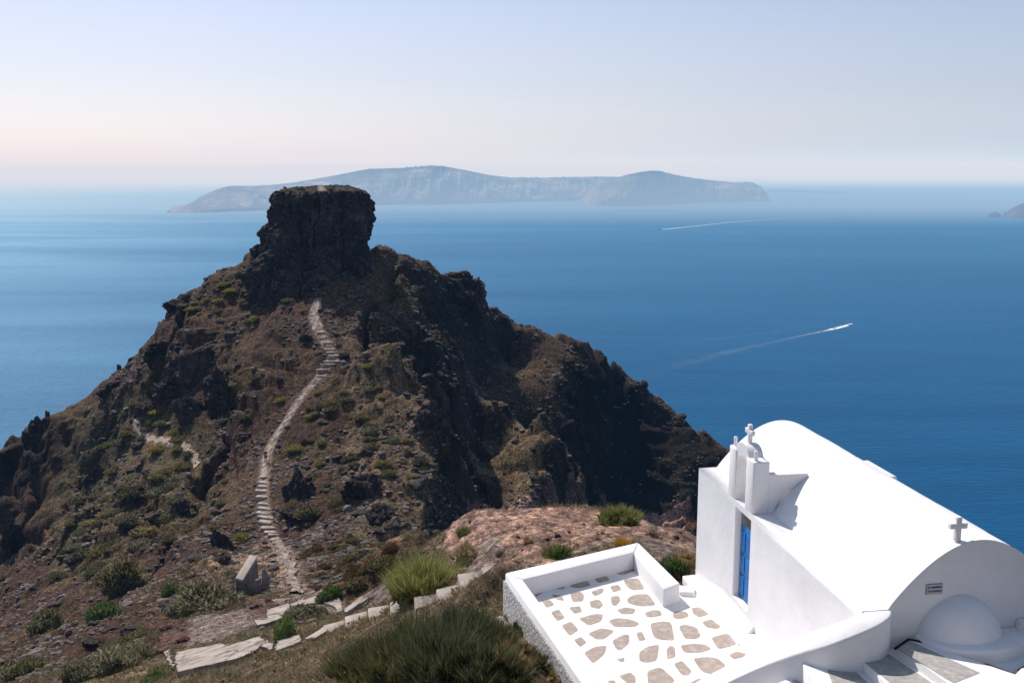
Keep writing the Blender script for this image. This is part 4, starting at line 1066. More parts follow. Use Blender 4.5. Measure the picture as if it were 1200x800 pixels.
for p, q in zip(po, pi_):
    d_ = (q-p)[:2]; d_ = d_/np.linalg.norm(d_); r_ = .035; zt = p[2]+CAMZ; zb_ = CAMZ-10.2
    V += [(p[0], p[1], zb_), (p[0], p[1], zt-r_), (p[0]+d_[0]*r_*.3, p[1]+d_[1]*r_*.3, zt-r_*.3), (p[0]+d_[0]*r_, p[1]+d_[1]*r_, zt), (q[0]-d_[0]*r_, q[1]-d_[1]*r_, zt), (q[0]-d_[0]*r_*.3, q[1]-d_[1]*r_*.3, zt-r_*.3), (q[0], q[1], zt-r_), (q[0], q[1], zb_)]
for i in range(len(po)-1):
    for k in range(7): a = i*8+k; F.append([a, a+8, a+9, a+1])
F.append(list(range(8))); F.append([len(V)-8+k for k in range(8)][::-1])
cpar = mesh_py('curved_parapet', V, F, M['plaster'], True); tag(cpar, 'curved white parapet sweeping up from the terrace to the vault', 'parapet')

# ------------------------------------------------------------------ painted stairs in the lower right corner
stairs = empty('stairs', A3(atz(1060, 790, -7.5))); tag(stairs, 'white edged grey stone stairs at the lower right behind the chapel', 'stairs')
INS = Matrix.Translation(-stairs.location)
STP = [  # top outline px, z, inset px
 ([(940,776),(1001,766),(1042,803),(1062,830),(975,838)], -7.62, [(968,781),(992,777),(1018,801),(1030,820),(1000,826),(975,800)]),
 ([(1001,766),(1052,757),(1112,800),(1140,822),(1062,832),(1042,803)], -7.47, [(1005,769.5),(1038,764),(1094,801),(1112,816),(1065,822),(1046,802)]),
 ([(1052,757),(1066,747.5),(1192,790),(1180,822),(1140,824),(1112,800)], -7.32, [(1053,759.5),(1066,750.5),(1148,788),(1118,800),(1108,795)]),
 ([(880,812),(935,790),(950,800),(958,838),(900,842)], -7.95, [(912,806),(932,796),(942,802),(946,830),(918,830)]),
]
for top, z_, ins in STP:
    mb = MB(); mb.prism([tuple(xy(a, b, z_)) for a, b in top], CAMZ-9.6, CAMZ+z_); so_ = mb.build('step', M['plaster'], None, .015)
    so_.parent = stairs; so_.matrix_parent_inverse = INS
    mb = MB(); mb.prism([tuple(xy(a, b, z_)) for a, b in ins], CAMZ+z_-.02, CAMZ+z_+.006); sub(mb.build('stone_inset', M['tread'], None), so_)
# dark strip for the shadowed cut and rough rock below the apse plinth, and the white block in the corner
mb = MB(); mb.prism([tuple(xy(a, b, -7.30)) for a, b in [(1047,758),(1064,746.5),(1078,749),(1092,754),(1066,748.5),(1050,759.5)]], CAMZ-7.33, CAMZ-7.305); o = mb.build('shadow_cut', M['rock'], None, .01); tag(o, 'dark strip for the shadowed cut and bare rock above the topmost grey stair', 'rock')
mb = MB(); mb.prism([tuple(xy(a, b, -7.05)) for a, b in [(1176,803),(1196,782),(1240,770),(1260,860),(1180,860)]], CAMZ-9.0, CAMZ-7.05); o = mb.build('low_wall', M['plaster'], None, .03); tag(o, 'white block of wall cut off by the bottom right corner', 'wall')
mb = MB(); mb.prism([tuple(xy(a, b, -7.3)) for a, b in [(1166,800),(1180,788),(1198,778),(1230,765),(1245,772),(1196,784),(1178,803)]], CAMZ-8.0, CAMZ-7.33); o = mb.build('wall_base', M['stone'], None, .01); tag(o, 'bare grey stone strip between the stairs and the corner block', 'stone edging')
mb = MB(); mb.prism([tuple(xy(a, b, -7.46)) for a, b in [(1030,745),(1066,744),(1130,770),(1290,760),(1300,840),(1180,830),(1192,790),(1066,747)]], CAMZ-8.6, CAMZ-7.46); o = mb.build('landing', M['plaster'], None, .01); tag(o, 'white plastered landing at the foot of the rounded apse', 'landing')
def plantlump(): pass

# ------------------------------------------------------------------ far islands
def island(name, prof, mat, y_fn, depth=1400, amp=40, seed=5, nrow=46):
    """prof: (px, top py, water py).  cliff at the near shore, plateau behind."""
    pxs = np.linspace(prof[0][0], prof[-1][0], int((prof[-1][0]-prof[0][0])*1.6)+2)
    top = np.interp(pxs, [p[0] for p in prof], [p[1] for p in prof]); wat = np.interp(pxs, [p[0] for p in prof], [p[2] for p in prof])
    V = []
    for i, px in enumerate(pxs):
        dW = ray(px, wat[i]); yW = -CAMZ/dW[2]*dW[1]; xW = dW[0]/dW[1]
        e = min(1, (i+.3)/10, (len(pxs)-1-i+.3)/10)**.7
        yR = yW+depth*.30*e; dT = ray(px, top[i]); hT = CAMZ+dT[2]/dT[1]*yR
        hT = max(hT, 3)
        for k in range(nrow):
            f = k/(nrow-1)
            if f < .5:
                g = f/.5; y = yW+(yR-yW)*g; h = hT*(.62*g**.55+.38*g**2.2)
            else:
                g = (f-.5)/.5; y = yR+depth*.7*e*g; h = hT*(1-.95*g**1.3)
            V.append((xW*y, y, h-6*(k == 0)))
    V = np.array(V); n = len(pxs)
    P_ = V.copy(); P_[:, 2] *= 1.0
    gul = fbm(np.stack([V[:, 0]/170, V[:, 1]/700, V[:, 2]/500], 1), 4, seed, .55, True)
    fin = fbm(V/60, 4, seed+3, .6)
    kk = np.tile(np.arange(nrow)/(nrow-1), n); wk = np.sin(np.clip(kk/.5, 0, 1)*math.pi)
    V[:, 1] += -amp*3.2*gul*wk; V[:, 2] += (amp*.55*gul+amp*.35*fin)*wk*np.clip(V[:, 2]/150, 0, 1)
    V[:, 2] += 4*fin*sstep(.3, .5, kk)*np.clip(V[:, 2]/100, 0, 1)
    F = grid_faces(nrow, n, False)
    o = mesh_np(name, V, F[:, ::-1], mat, False); tag(o, kind='structure'); return o
def mat_island():
    m, nt, b = mat_new('distant_island_rock'); v = objvec(nt, (1, 1, 3.2))
    n1 = noise_tex(nt, v, .0035, 9, .68, .5); n2 = noise_tex(nt, v, .012, 8, .7)
    c = ramp(nt, n1, [(.36, (.015, .015, .018)), (.48, (.07, .06, .055)), (.58, (.19, .155, .125)), (.70, (.42, .34, .28))])
    c = mixc(nt, .55, c, ramp(nt, n2, [(.3, (.3, .3, .3)), (.7, (1.3, 1.25, 1.2))]), 'MULTIPLY')
    nt.links.new(c, b.inputs['Base Color']); b.inputs['Roughness'].default_value = 1; bump(nt, b, n2, .8, 25); return m
MI = mat_island()
MN0 = mat_rock('low_dark_cape', [(.3, (.008, .008, .008)), (.5, (.012, .012, .012)), (.7, (.02, .02, .02))], .02, 12, 1.0, 5)
island('island', [(198,247,249),(208,246,249.5),(225,237,249.5),(238,229,249.3),(255,222,249),(270,217.5,248),(290,218,247.5),(320,216.5,246),(345,214,245),(360,211,244),(385,207,243),(405,203,242),(422,199.5,241.5),(434,197.5,241),(440,197.5,240.5),(470,196.5,240),(495,194.5,240),(505,193.5,240),(520,194.5,239.5),(545,199,239),(575,205,238),(600,208,237),(640,208,236),(680,207,235),(720,207,235.5),(760,207,236),(800,212,236)], MI, None, 1700, 34, 5)
island('island', [(678,236,238),(688,226,240),(700,217,241),(715,210,241.5),(735,204,241.5),(752,201,241),(764,199.5,240.5),(772,200,240),(790,204.5,239),(815,209,237.5),(840,212,236.5),(862,213.5,236.5),(880,213.5,236),(890,218,236),(900,228,235.5),(907,234,235.3)], MI, None, 1100, 30, 15)
island('island', [(899,222.5,225.5),(920,222.3,225.8),(950,223.3,226.2),(975,224,226.5),(998,225.3,226.6)], MN0, None, 900, 8, 25, 16)
MN = mat_rock('young_lava', [(.3, (.012, .011, .012)), (.5, (.035, .03, .03)), (.7, (.08, .07, .065))], .02, 12, 1.0, 5)
island('island', [(1176,250,254),(1186,243,255),(1196,238.5,255.5),(1215,234,256),(1260,230,257),(1330,240,258)], MN, None, 700, 16, 35, 30)
island('islet', [(1158,252,254),(1162,249,254.3),(1168,248.5,254.5),(1173,252,254.6)], MN, None, 60, 4, 36, 16)
# village on the crest of the long island
MH = mat_simple('whitewashed_house', [(.3, (.62, .6, .58)), (.7, (.78, .76, .74))], .1, .9, 0)
MHD = mat_simple('house_door_blue', [(.3, (.05, .12, .3)), (.7, (.07, .15, .33))], .5, .8, 0)
bpy.context.view_layer.update()
_isl = [o for o in scene.objects if o.name.startswith('island')]
_bi = [BVHTree.FromObject(o, bpy.context.evaluated_depsgraph_get()) for o in _isl[:2]]
hb = MB(); hb.prism([(-7, -4), (7, -4), (7, 4), (-7, 4)], -8, 6); hme = hb.build('house_wall', MH).data
rb_ = MB(); Kv = 8
for i in range(Kv):
    t0, t1 = math.pi*i/Kv, math.pi*(i+1)/Kv
    rb_.hexa([(-7, -4*math.cos(t0), 6), (-7, -4*math.cos(t1), 6), (7, -4*math.cos(t1), 6), (7, -4*math.cos(t0), 6), (-7, -4*math.cos(t0), 6.02+3*math.sin(t0)), (-7, -4*math.cos(t1), 6.02+3*math.sin(t1)), (7, -4*math.cos(t1), 6.02+3*math.sin(t1)), (7, -4*math.cos(t0), 6.02+3*math.sin(t0))])
rme = rb_.build('house_roof', MH).data
for nm in ('house_wall', 'house_roof'): bpy.data.objects.remove(bpy.data.objects[nm])
for i in range(46):
    px = random.choice([random.uniform(596, 700), random.uniform(600, 640), random.uniform(650, 720), random.uniform(855, 885), random.uniform(470, 500)])
    d = Vector(ray(px, 0)); 
    y0 = 9000; best = None
    for y in np.linspace(7600, 11500, 90):
        x = d.x/d.y*y
        for b_ in _bi:
            r = b_.ray_cast(Vector((x, y, 2000)), Vector((0, 0, -1)))
            if r[0] is not None and (best is None or (r[0].z-CAMZ)/y > best[0]): best = ((r[0].z-CAMZ)/y, r[0].copy())
    if best is None: continue
    p = best[1]+Vector((0, random.uniform(-70, 0), random.uniform(-8, 1)))
    root = empty('house', p, (0, 0, random.uniform(-.5, .5))); s_ = random.uniform(.7, 1.25); root.scale = (s_, s_, s_)
    tag(root, 'tiny white village house on the crest of the hazy island', 'house', 'white village houses on the distant island')
    link('wall', hme, root); link('roof', rme, root)

# ------------------------------------------------------------------ boats and wakes
MW = mat_simple('boat_white', [(.3, (.74, .74, .74)), (.7, (.8, .8, .8))], 2, .4, 0)
MWD = mat_simple('boat_window', [(.3, (.02, .025, .03)), (.7, (.03, .035, .04))], 2, .2, 0)
def boat(px, py, Lg, head, label, col_=MW):
    p = atz(px, py, -CAMZ); root = empty('motor_boat', (p[0], p[1], 0), (0, 0, head)); tag(root, label, 'boat')
    V, F = [], []; n = 14
    for i in range(n+1):
        f = i/n; x = (f-.5)*Lg; w_ = Lg*.15*(1-max(0, (f-.45)/.55)**2.2)+.02; dk = Lg*.10*(1+.35*f*f)
        V += [(x, -w_, dk), (x, -w_*.75, .02), (x, 0, -Lg*.04), (x, w_*.75, .02), (x, w_, dk), (x, 0, dk*.98)]
    for i in range(n):
        for k in range(6): a = i*6+k; b = i*6+(k+1) % 6; F.append([a, b, b+6, a+6])
    F.append([0, 1, 2, 3, 4, 5]); F.append([n*6+k for k in range(6)][::-1])
    mesh_py('hull', V, F, col_, True, root)
    mb = MB(); mb.prism([(-Lg*.18, -Lg*.10), (Lg*.10, -Lg*.09), (Lg*.2, -Lg*.04), (Lg*.2, Lg*.04), (Lg*.10, Lg*.09), (-Lg*.18, Lg*.10)], Lg*.09, Lg*.23); cb = mb.build('cabin', MW, root, Lg*.01)
    mb = MB(); mb.prism([(-Lg*.12, -Lg*.103), (Lg*.09, -Lg*.094), (Lg*.206, -Lg*.041), (Lg*.206, Lg*.041), (Lg*.09, Lg*.094), (-Lg*.12, Lg*.103)], Lg*.15, Lg*.20); mb.build('window', MWD, cb)
    mb = MB(); mb.prism([(-Lg*.01, -Lg*.01), (Lg*.01, -Lg*.01), (Lg*.01, Lg*.01), (-Lg*.01, Lg*.01)], Lg*.23, Lg*.36); mb.build('mast', MW, root)
    return p
def foam_mat(name, k, sc):
    m, nt, b = mat_new(name); at = nt.nodes.new('ShaderNodeAttribute'); at.attribute_name = 'fade'; v = objvec(nt)
    n_ = noise_tex(nt, v, sc, 6, .7); mm = nt.nodes.new('ShaderNodeMath'); mm.operation = 'MULTIPLY'; nt.links.new(at.outputs['Fac'], mm.inputs[0])
    nt.links.new(ramp(nt, n_, [(.35, (.0,)*3), (.6, (k,)*3)]), mm.inputs[1])
    b.inputs['Base Color'].default_value = (.8, .82, .85, 1); b.inputs['Roughness'].default_value = .8
    tr = nt.nodes.new('ShaderNodeBsdfTransparent'); mx = nt.nodes.new('ShaderNodeMixShader'); nt.links.new(mm.outputs[0], mx.inputs[0])
    nt.links.new(tr.outputs[0], mx.inputs[1]); nt.links.new(b.outputs[0], mx.inputs[2]); nt.links.new(mx.outputs[0], nt.nodes['Material Output'].inputs['Surface']); return m
def wake(pts, mat, label, zo=.12):
    """pts: (px, py, half width m, strength)"""
    Wp = [(atz(a, b, -CAMZ), w_, f) for a, b, w_, f in pts]; V, F, A_ = [], [], []; D_ = []
    for (a, w0, f0), (b, w1, f1) in zip(Wp[:-1], Wp[1:]):
        for k in range(16): t = k/16; D_.append((a+(b-a)*t, w0+(w1-w0)*t, f0+(f1-f0)*t))
    D_.append(Wp[-1]); K = 7
    for i, (p, w_, f) in enumerate(D_):
        t = D_[min(i+1, len(D_)-1)][0]-D_[max(i-1, 0)][0]; t = t[:2]/np.linalg.norm(t[:2]); n_ = np.array([-t[1], t[0]])
        for k in range(K):
            u = k/(K-1)*2-1; q = p[:2]+n_*w_*u; V.append((q[0], q[1], zo)); A_.append(f*(1-abs(u)**2))
    for i in range(len(D_)-1):
        for k in range(K-1): a = i*K+k; F.append([a, a+1, a+K+1, a+K])
    o = mesh_py('boat_wake', V, F, mat, False, fix=False); at = o.data.attributes.new('fade', 'FLOAT', 'POINT'); at.data.foreach_set('value', np.array(A_, np.float32))
    tag(o, label, 'wake'); return o
p1 = boat(995.5, 380.5, 9.0, math.atan2(.9, 2.4), 'small white motor boat heading right on open water'); p2 = boat(773, 268.8, 22, math.radians(180), 'small dark-hulled boat far out before the hazy island', mat_simple('boat_dark', [(.3, (.04, .04, .05)), (.7, (.07, .07, .08))], 2, .5, 0))
FM = foam_mat('wake_foam', 1.6, .12); FM2 = foam_mat('wake_foam_faint', .30, .03)
wake([(998,379,3.6,1.2),(990,382,6.0,1.3),(978,385,7.5,1.0),(965,388,5,.3),(945,392,6,.10),(915,399,7,.0)], FM, 'bright white foam trail behind the nearer boat')
wake([(950,390.5,6,.10),(900,402,12,.17),(860,411,15,.17),(825,420,18,.13),(790,429,22,.07),(750,440,24,.0)], FM2, 'long faint wave line trailing left from the nearer boat', .2)
wake([(990,380.5,3,.14),(950,384,5,.12),(900,390,7,.10),(840,397,9,.08),(780,404,12,.0)], FM2, 'faint upper arm of the spreading wave behind the nearer boat', .2)
wake([(774,268.8,9,1.0),(785,268,11,.95),(805,266,11,.7),(830,263.3,13,.5),(860,260,16,.3),(900,257,20,.2),(950,254,24,.0)], FM, 'white foam trail of the far boat stretching right')

# ------------------------------------------------------------------ vegetation
def cone_leaves(n, seed, h=.55, leaf=.10, core=True, spiky=.4):
    """cushion shrub: leaf blades over a lumpy dome (unit radius)"""
    r = np.random.default_rng(seed); V, F = [], []
    u = r.uniform(0, 1, n); ph = np.arccos(1-u*.97); th_ = r.uniform(0, math.tau, n)
    d = np.stack([np.sin(ph)*np.cos(th_), np.sin(ph)*np.sin(th_), np.cos(ph)], 1)
    lump = 1+.28*fbm(d*1.6+seed, 2, seed)+.12*fbm(d*5+seed, 2, seed+2)
    rad_ = lump*r.uniform(.72, 1.0, n)
    base = d*rad_[:, None]*np.array([1, 1, h])
    out_ = d*np.array([1, 1, .8])+r.normal(0, spiky, (n, 3))+np.array([0, 0, .5]); out_ /= np.linalg.norm(out_, axis=1)[:, None]
    side = np.cross(out_, r.normal(size=(n, 3))); side /= np.linalg.norm(side, axis=1)[:, None]
    L = leaf*r.uniform(.6, 1.6, n)[:, None]; W = L*.34
    A = base-side*W; B = base+side*W; Cc = base+out_*L*1.5
    Vv = np.stack([A, B, Cc], 1).reshape(-1, 3); Ff = np.arange(3*n).reshape(-1, 3)
    if core:
        cv, cf = ico(2); l2 = 1+.28*fbm(cv*1.6+seed, 2, seed); cv = cv*l2[:, None]*.80; cv[:, 2] = np.maximum(cv[:, 2], -.15)*h
        Ff = np.concatenate([Ff, cf+len(Vv)]); Vv = np.concatenate([Vv, cv])
    return Vv, Ff
def blades(n, seed, spread=.5, height=1.0, lean=.5, width=.012, seg=3, rbase=.5, droop=.2):
    """upright curved blades growing from a round patch"""
    r = np.random.default_rng(seed); a = r.uniform(0, math.tau, n); rr_ = np.sqrt(r.uniform(0, 1, n))*rbase
    b = np.stack([rr_*np.cos(a), rr_*np.sin(a), np.zeros(n)], 1)
    az_ = a+r.normal(0, .7, n); ln = lean*(rr_/max(rbase, 1e-3)*.8+.25)*r.uniform(.4, 1.4, n)
    dirv = np.stack([np.cos(az_)*ln, np.sin(az_)*ln, np.ones(n)], 1); dirv /= np.linalg.norm(dirv, axis=1)[:, None]
    H = height*r.uniform(.5, 1.1, n)*(1-.35*(rr_/max(rbase, 1e-3))**2)
    s = np.stack([-np.sin(az_+r.normal(0, 1, n)), np.cos(az_), np.zeros(n)], 1); s /= np.linalg.norm(s, axis=1)[:, None]
    Vs = []
    for k in range(seg+1):
        f = k/seg; c = b+dirv*(H*f)[:, None]; c[:, 2] -= droop*H*f*f*ln; c[:, :2] += (droop*H*f*f)[:, None]*np.stack([np.cos(az_), np.sin(az_)], 1)
        w_ = width*(1-f*.85); Vs += [c-s*w_, c+s*w_]
    Vv = np.stack(Vs, 1).reshape(-1, 3); K = 2*(seg+1); F = []
    base_i = np.arange(n)*K
    for k in range(seg): F.append(np.stack([base_i+2*k, base_i+2*k+1, base_i+2*k+3, base_i+2*k+2], 1))
    return Vv, np.concatenate(F)
def me_of(name, VF, mat): return mesh_np(name, VF[0], VF[1], mat, False, False)
CUSH = {k: [me_of('shrub', cone_leaves(900, 600+i*7+j, .62, .13), M[k]) for i in range(3)] for j, k in enumerate(['olive', 'yolive', 'rust', 'green', 'greygreen'])}
def plant(name, me, p, s, label, cat, grp=None, sz=None, rot=None):
    o = bpy.data.objects.new(name, me); COL.objects.link(o); o.location = p; o.scale = (s, s, sz or s)
    o.rotation_euler = (0, 0, rot if rot is not None else random.uniform(0, 6.28)); tag(o, label, cat, grp); return o
# shrubs of the headland, zone by zone: (polygon, count, size range m, kinds, label, group)
SZ = [
 ([(245,345),(300,305),(375,330),(355,400),(290,400),(235,420)], 40, (.6, 1.3), ['yolive', 'olive', 'olive'], 'olive cushion shrub on the upper left slope below the flat-topped rock', 'shrubs under the summit rock'),
 ([(210,362),(262,330),(275,345),(225,385)], 9, (1.0, 1.9), ['yolive'], 'yellow green shrub along the upper left skyline', 'yellow shrubs of the left skyline'),
 ([(390,400),(425,420),(470,470),(510,560),(470,600),(400,600),(345,540),(345,490)], 62, (.7, 1.5), ['olive', 'olive', 'greygreen', 'yolive'], 'olive cushion shrub on the spur right of the stone steps', 'shrubs on the near spur'),
 ([(160,470),(245,505),(245,560),(200,575),(130,560),(130,500)], 22, (1.1, 2.1), ['yolive', 'olive'], 'round yellow green shrub near the winding side path', 'shrubs around the side path'),
 ([(80,580),(150,545),(215,570),(200,640),(150,690),(60,680)], 40, (1.0, 2.2), ['olive', 'greygreen', 'olive'], 'large olive shrub on the lower left slope', 'shrubs on the lower left slope'),
 ([(265,430),(330,430),(320,500),(290,620),(250,620),(240,560)], 18, (.7, 1.4), ['olive', 'greygreen'], 'grey green shrub on the scree left of the lower steps', 'shrubs left of the lower steps'),
 ([(352,650),(400,625),(462,640),(470,680),(400,690),(360,690)], 62, (.4, .95), ['rust', 'rust', 'olive'], 'low rust brown cushion plant on the saddle', 'cushion plants on the saddle'),
 ([(470,330),(550,340),(560,400),(640,470),(640,560),(580,580),(560,480)], 22, (.5, 1.0), ['olive', 'rust'], 'small brown shrub on the sunlit slope across the gully', 'shrubs across the gully'),
]
for poly, n, (a, b), kinds, lab, grp in SZ:
    k_ = 0
    for _ in range(n*3):
        if k_ >= n: break
        x, y = in_px(poly); p, nn = hit(x, y)
        if p is None or nn.z < .45 or occupied(p, 1.7): continue
        s = random.uniform(a, b)*.5*random.choice([.8, 1, 1.2]); kk = random.choice(kinds)
        plant('shrub', random.choice(CUSH[kk]), p-Vector((0, 0, .08)), s*1.4, lab, 'shrub', grp, s*random.uniform(.9, 1.4)); k_ += 1
# shrubs one can point at: (px, py, width px, kind, label)
for px, py, wpx, kd, lab in [
 (350,221,9,'olive','leftmost low shrub on top of the flat-topped rock'),
 (125,520,18,'green','dark green bush on the left slope below the side path'), (214,541,16,'yolive','bright yellow green bush under the bend of the side path'),
 (128,598,22,'greygreen','pale grey green mound in the middle of the lower left slope'), (118,612,20,'olive','olive mound touching the pale mound on the lower left slope'),
 (362,594,34,'olive','broad dark shrub under the crag beside the lower steps'), (345,590,20,'olive','smaller dark shrub between the crag and the lower steps'),
 (282,626,22,'yolive','yellow olive shrub just left of the foot of the lower steps'), (312,640,12,'rust','rusty shrub at the foot of the lower steps'),
 (405,432,14,'rust','reddish brown shrub right of the upper steps'), (398,224,9,'olive','left shrub on top of the flat-topped rock'), (364,221,10,'olive','dark shrub on the brim of the flat-topped rock'),
 (377,473,16,'olive','shrub beside the path between the two flights of steps'), (330,466,14,'yolive','yellow shrub left of the path between the two flights')]:
    if py < 230: p = butte_top(bx_(px), BY-4)
    else: p, nn = hit(px, py+wpx*.25)
    if p is None: continue
    s = size_at(p, wpx)/2; plant('shrub', random.choice(CUSH[kd]), p-Vector((0, 0, .1)), s, lab, 'shrub', None, s*.95)
# tiny scrub nobody could count
def tuft_proto(seed, kd): 
    return cone_leaves(34, seed, .6, .34, False, .5)
def dens_v(xs, ys):
    P_ = np.stack([xs, ys, xs*0], 1); d = sstep(-.3, .4, fbm(P_/6, 3, 701)); dt = np.minimum.reduce([seg_dist(xs, ys, w_) for w_ in (W_MAIN, W_MID, W_LOW, W_SU, W_SL)])
    return d*sstep(1.0, 1.6, dt)
for kd, n, sr, box, sd_, lab in [('olive', 6500, (.14, .42), (-72, 66, 66, 232), 1, 'low olive scrub covering the headland'), ('rust', 5200, (.12, .34), (-66, 60, 66, 232), 2, 'low brown dry scrub covering the headland'), ('straw', 4200, (.08, .24), (-60, 60, 60, 232), 3, 'dry straw coloured tufts on the headland')]:
    pr = [tuft_proto(720+sd_*20+i, kd) for i in range(6)]
    pp = [p for p, nn in scatter_pts(n, *box, dens_v) if nn.z > .4]
    o = merge_scatter('scrub', pr, pp, rng.uniform(*sr, len(pp)), M[kd]); tag(o, lab, 'scrub', kind='stuff')

# ------------------------------------------------------------------ near vegetation
NEARB = {}
def near_bush(px, py, wpx, hpx, kind, label, cat='bush', grp=None, style='broom', n=2200, seed=0):
    p, nn = hit(px, py)
    if p is None: return None
    s = size_at(p, 1); W, H = wpx*s, hpx*s/max(.35, math.cos(PITCH))
    if style == 'clump':
        r_ = np.random.default_rng(880+seed); m_ = max(14, int(n/34)); Vs, Fs, off = [], [], 0
        for q in range(m_):
            a_ = r_.uniform(0, 6.28); c_f = math.sqrt(r_.uniform(0, 1)); rr2 = c_f*W*.44; hb_ = H*.62*math.sqrt(max(0, 1-c_f**2))*r_.uniform(.55, 1.15)
            V_, F_ = blades(40, 5000+seed*60+q, height=H*r_.uniform(.26, .52), lean=.55, width=.0085, rbase=W*.035, droop=.08)
            ln_ = .75*c_f*r_.uniform(.4, 1.4); zz_ = V_[:, 2].copy()
            V_ = V_+np.array([math.cos(a_)*rr2, math.sin(a_)*rr2, hb_*.75]); V_[:, 0] += zz_*math.cos(a_)*ln_; V_[:, 1] += zz_*math.sin(a_)*ln_
            Vs.append(V_); Fs.append(F_+off); off += len(V_)
        cv, cf = ico(3); l2 = 1+.3*fbm(cv*1.6+seed, 3, seed); cv = cv*l2[:, None]; cv = cv*np.array([W*.33, W*.33, H*.42]); cv[:, 2] = np.maximum(cv[:, 2], -.15)
        cf = np.concatenate([cf, cf[:, 2:]], 1)[:, :4]
        Fq_ = np.concatenate(Fs); tri = np.concatenate([Fq_[:, [0, 1, 2]], Fq_[:, [0, 2, 3]], cf[:, :3]+off]); VF = (np.concatenate(Vs+[cv]), tri)
    elif style == 'broom': VF = blades(n, 800+seed, height=H, lean=.55, width=.0065+.0009*random.random(), rbase=W*.36, droop=.16)
    elif style == 'ball':
        r_ = np.random.default_rng(890+seed); Vs, Fs, off = [], [], 0; nl_ = 5 if wpx > 24 else 3
        for q in range(nl_):
            Vv, Ff = cone_leaves(int(n*1.5/nl_)+60, 8000+seed*9+q, 1.0, .15, True, .55); k_ = r_.uniform(.45, .75); a_ = q*6.28/nl_+r_.uniform(-.5, .5); ro = .36 if q else .1
            Vs.append(Vv*np.array([W/2*k_, W/2*k_, H*.95*r_.uniform(.55, 1.0)])+np.array([math.cos(a_)*ro*W*.8, math.sin(a_)*ro*W*.6, 0])); Fs.append(Ff+off); off += len(Vv)
        VF = (np.concatenate(Vs), np.concatenate(Fs))
    elif style == 'twig':
        Vv, Ff = cone_leaves(n, 800+seed, 1.0, .12, True, .5); Vv = Vv*np.array([W/2, W/2, H*.85]); VF = (Vv, Ff)
    me_ = me_of(cat.replace(' ', '_'), VF, M[kind] if isinstance(kind, str) else kind)
    o = link(cat.replace(' ', '_'), me_); o.location = p-Vector((0, 0, .05)); o.rotation_euler = (0, 0, random.uniform(0, 6.28)); tag(o, label, cat, grp); return o
BR = [  # px, base py, width, height
 (452,798,95,70,'leftmost dark green broom at the bottom edge'), (500,775,100,72,'dark green broom in the upper left of the big clump'), (545,765,95,66,'tallest dark green broom at the top of the big clump'),
 (575,758,64,44,'dark green broom at the right shoulder of the big clump'), (520,815,110,80,'dark green broom at the bottom middle of the big clump'), (565,815,84,66,'dark green broom in the lower right of the big clump'),
 (425,822,80,60,'half hidden dark broom at the bottom left of the big clump'), (603,742,22,20,'small dark broom nearest the terrace footing'), (628,782,32,26,'small dark broom under the terrace wall'),
 (600,800,44,36,'dark broom between the big clump and the terrace wall'), (480,835,100,72,'dark broom cut off by the bottom edge of the photograph')]
for i, (a, b, w_, h_, lab) in enumerate(BR):
    o = near_bush(a, min(b, 799), w_, h_, 'broom', lab, 'broom bush', 'dark broom bushes by the terrace', 'clump', int(w_*30), i)
for i, (a, b, w_, h_) in enumerate([(470,790,60,50),(535,795,70,56),(590,790,60,46),(560,750,50,40),(648,797,24,16),(616,765,24,18),(596,728,16,13)]):
    near_bush(a, b, w_, h_, 'olive' if i % 2 else 'straw', 'dry olive and straw stems growing through the dark broom', 'dry grass tuft', 'dry stems among the broom', 'clump', int(w_*22), 40+i)
o = near_bush(497,697,76,60,'yellowgreen','large yellow green broom bush beside the concrete steps','bush',None,'clump',4200,60)
near_bush(478,694,40,50,'yellowgreen','left half of the yellow green bush, taller and paler','bush',None,'clump',1800,61)
near_bush(492,699,60,26,'broom','dark green leaf ball standing for the shaded underside of the yellow green bush','bush',None,'ball',1600,62)  # dark foliage added as the shade below the lit crown
near_bush(727,612,50,27,'yellowgreen','round yellow green bush on the edge of the bare dirt','bush',None,'clump',3000,63)
near_bush(724,613,38,16,'green','green core of the round bush on the dirt edge','bush',None,'ball',1000,64)
near_bush(655,652,32,16,'green','small green bush just behind the terrace parapet','bush',None,'twig',900,65)
near_bush(643,652,16,16,'olive','olive tuft left of the small green bush behind the parapet','bush',None,'broom',500,66)
near_bush(729,640,14,17,'flower','golden dry tuft behind the far corner of the terrace','bush',None,'broom',500,67)
near_bush(738,638,12,8,'rust','brown tuft right of the golden tuft','bush',None,'twig',300,68)
near_bush(619,636,10,13,'straw','ochre dry tuft in the middle of the bare dirt','bush',None,'broom',350,69)
near_bush(699,632,13,7,'straw','low yellowish tuft on the dirt near its dark crack','bush',None,'twig',260,70)
near_bush(585,649,12,8,'greygreen','tiny blue green tuft at the left of the bare dirt','bush',None,'twig',260,71)
near_bush(764,628,20,11,'twig','bare grey twiggy bush at the right of the dirt shelf','bush',None,'broom',260,72)
near_bush(790,672,36,22,'green','green bush between the terrace parapet and the chapel corner','bush',None,'twig',1100,73)
near_bush(802,664,34,26,'straw','straw coloured bush against the chapel corner','bush',None,'clump',1500,74)
near_bush(800,682,36,18,'straw','dry straw tuft at the foot of the chapel corner','bush',None,'clump',900,75)
near_bush(810,618,14,10,'flower','golden dry tuft beside the chapel wall','bush',None,'broom',300,76)
near_bush(545,625,20,10,'yellowgreen','pale green bush at the left brink of the bare dirt','bush',None,'ball',500,77)
near_bush(548,655,40,26,'greygreen','grey brown dry bush right of the large yellow green bush','bush',None,'clump',1100,78)
near_bush(386,702,27,16,'green','bright green round cushion on the upper concrete path','bush',None,'ball',2200,80)
near_bush(374,722,26,12,'olive','olive cushion below the bright green cushion','bush',None,'ball',1200,81)
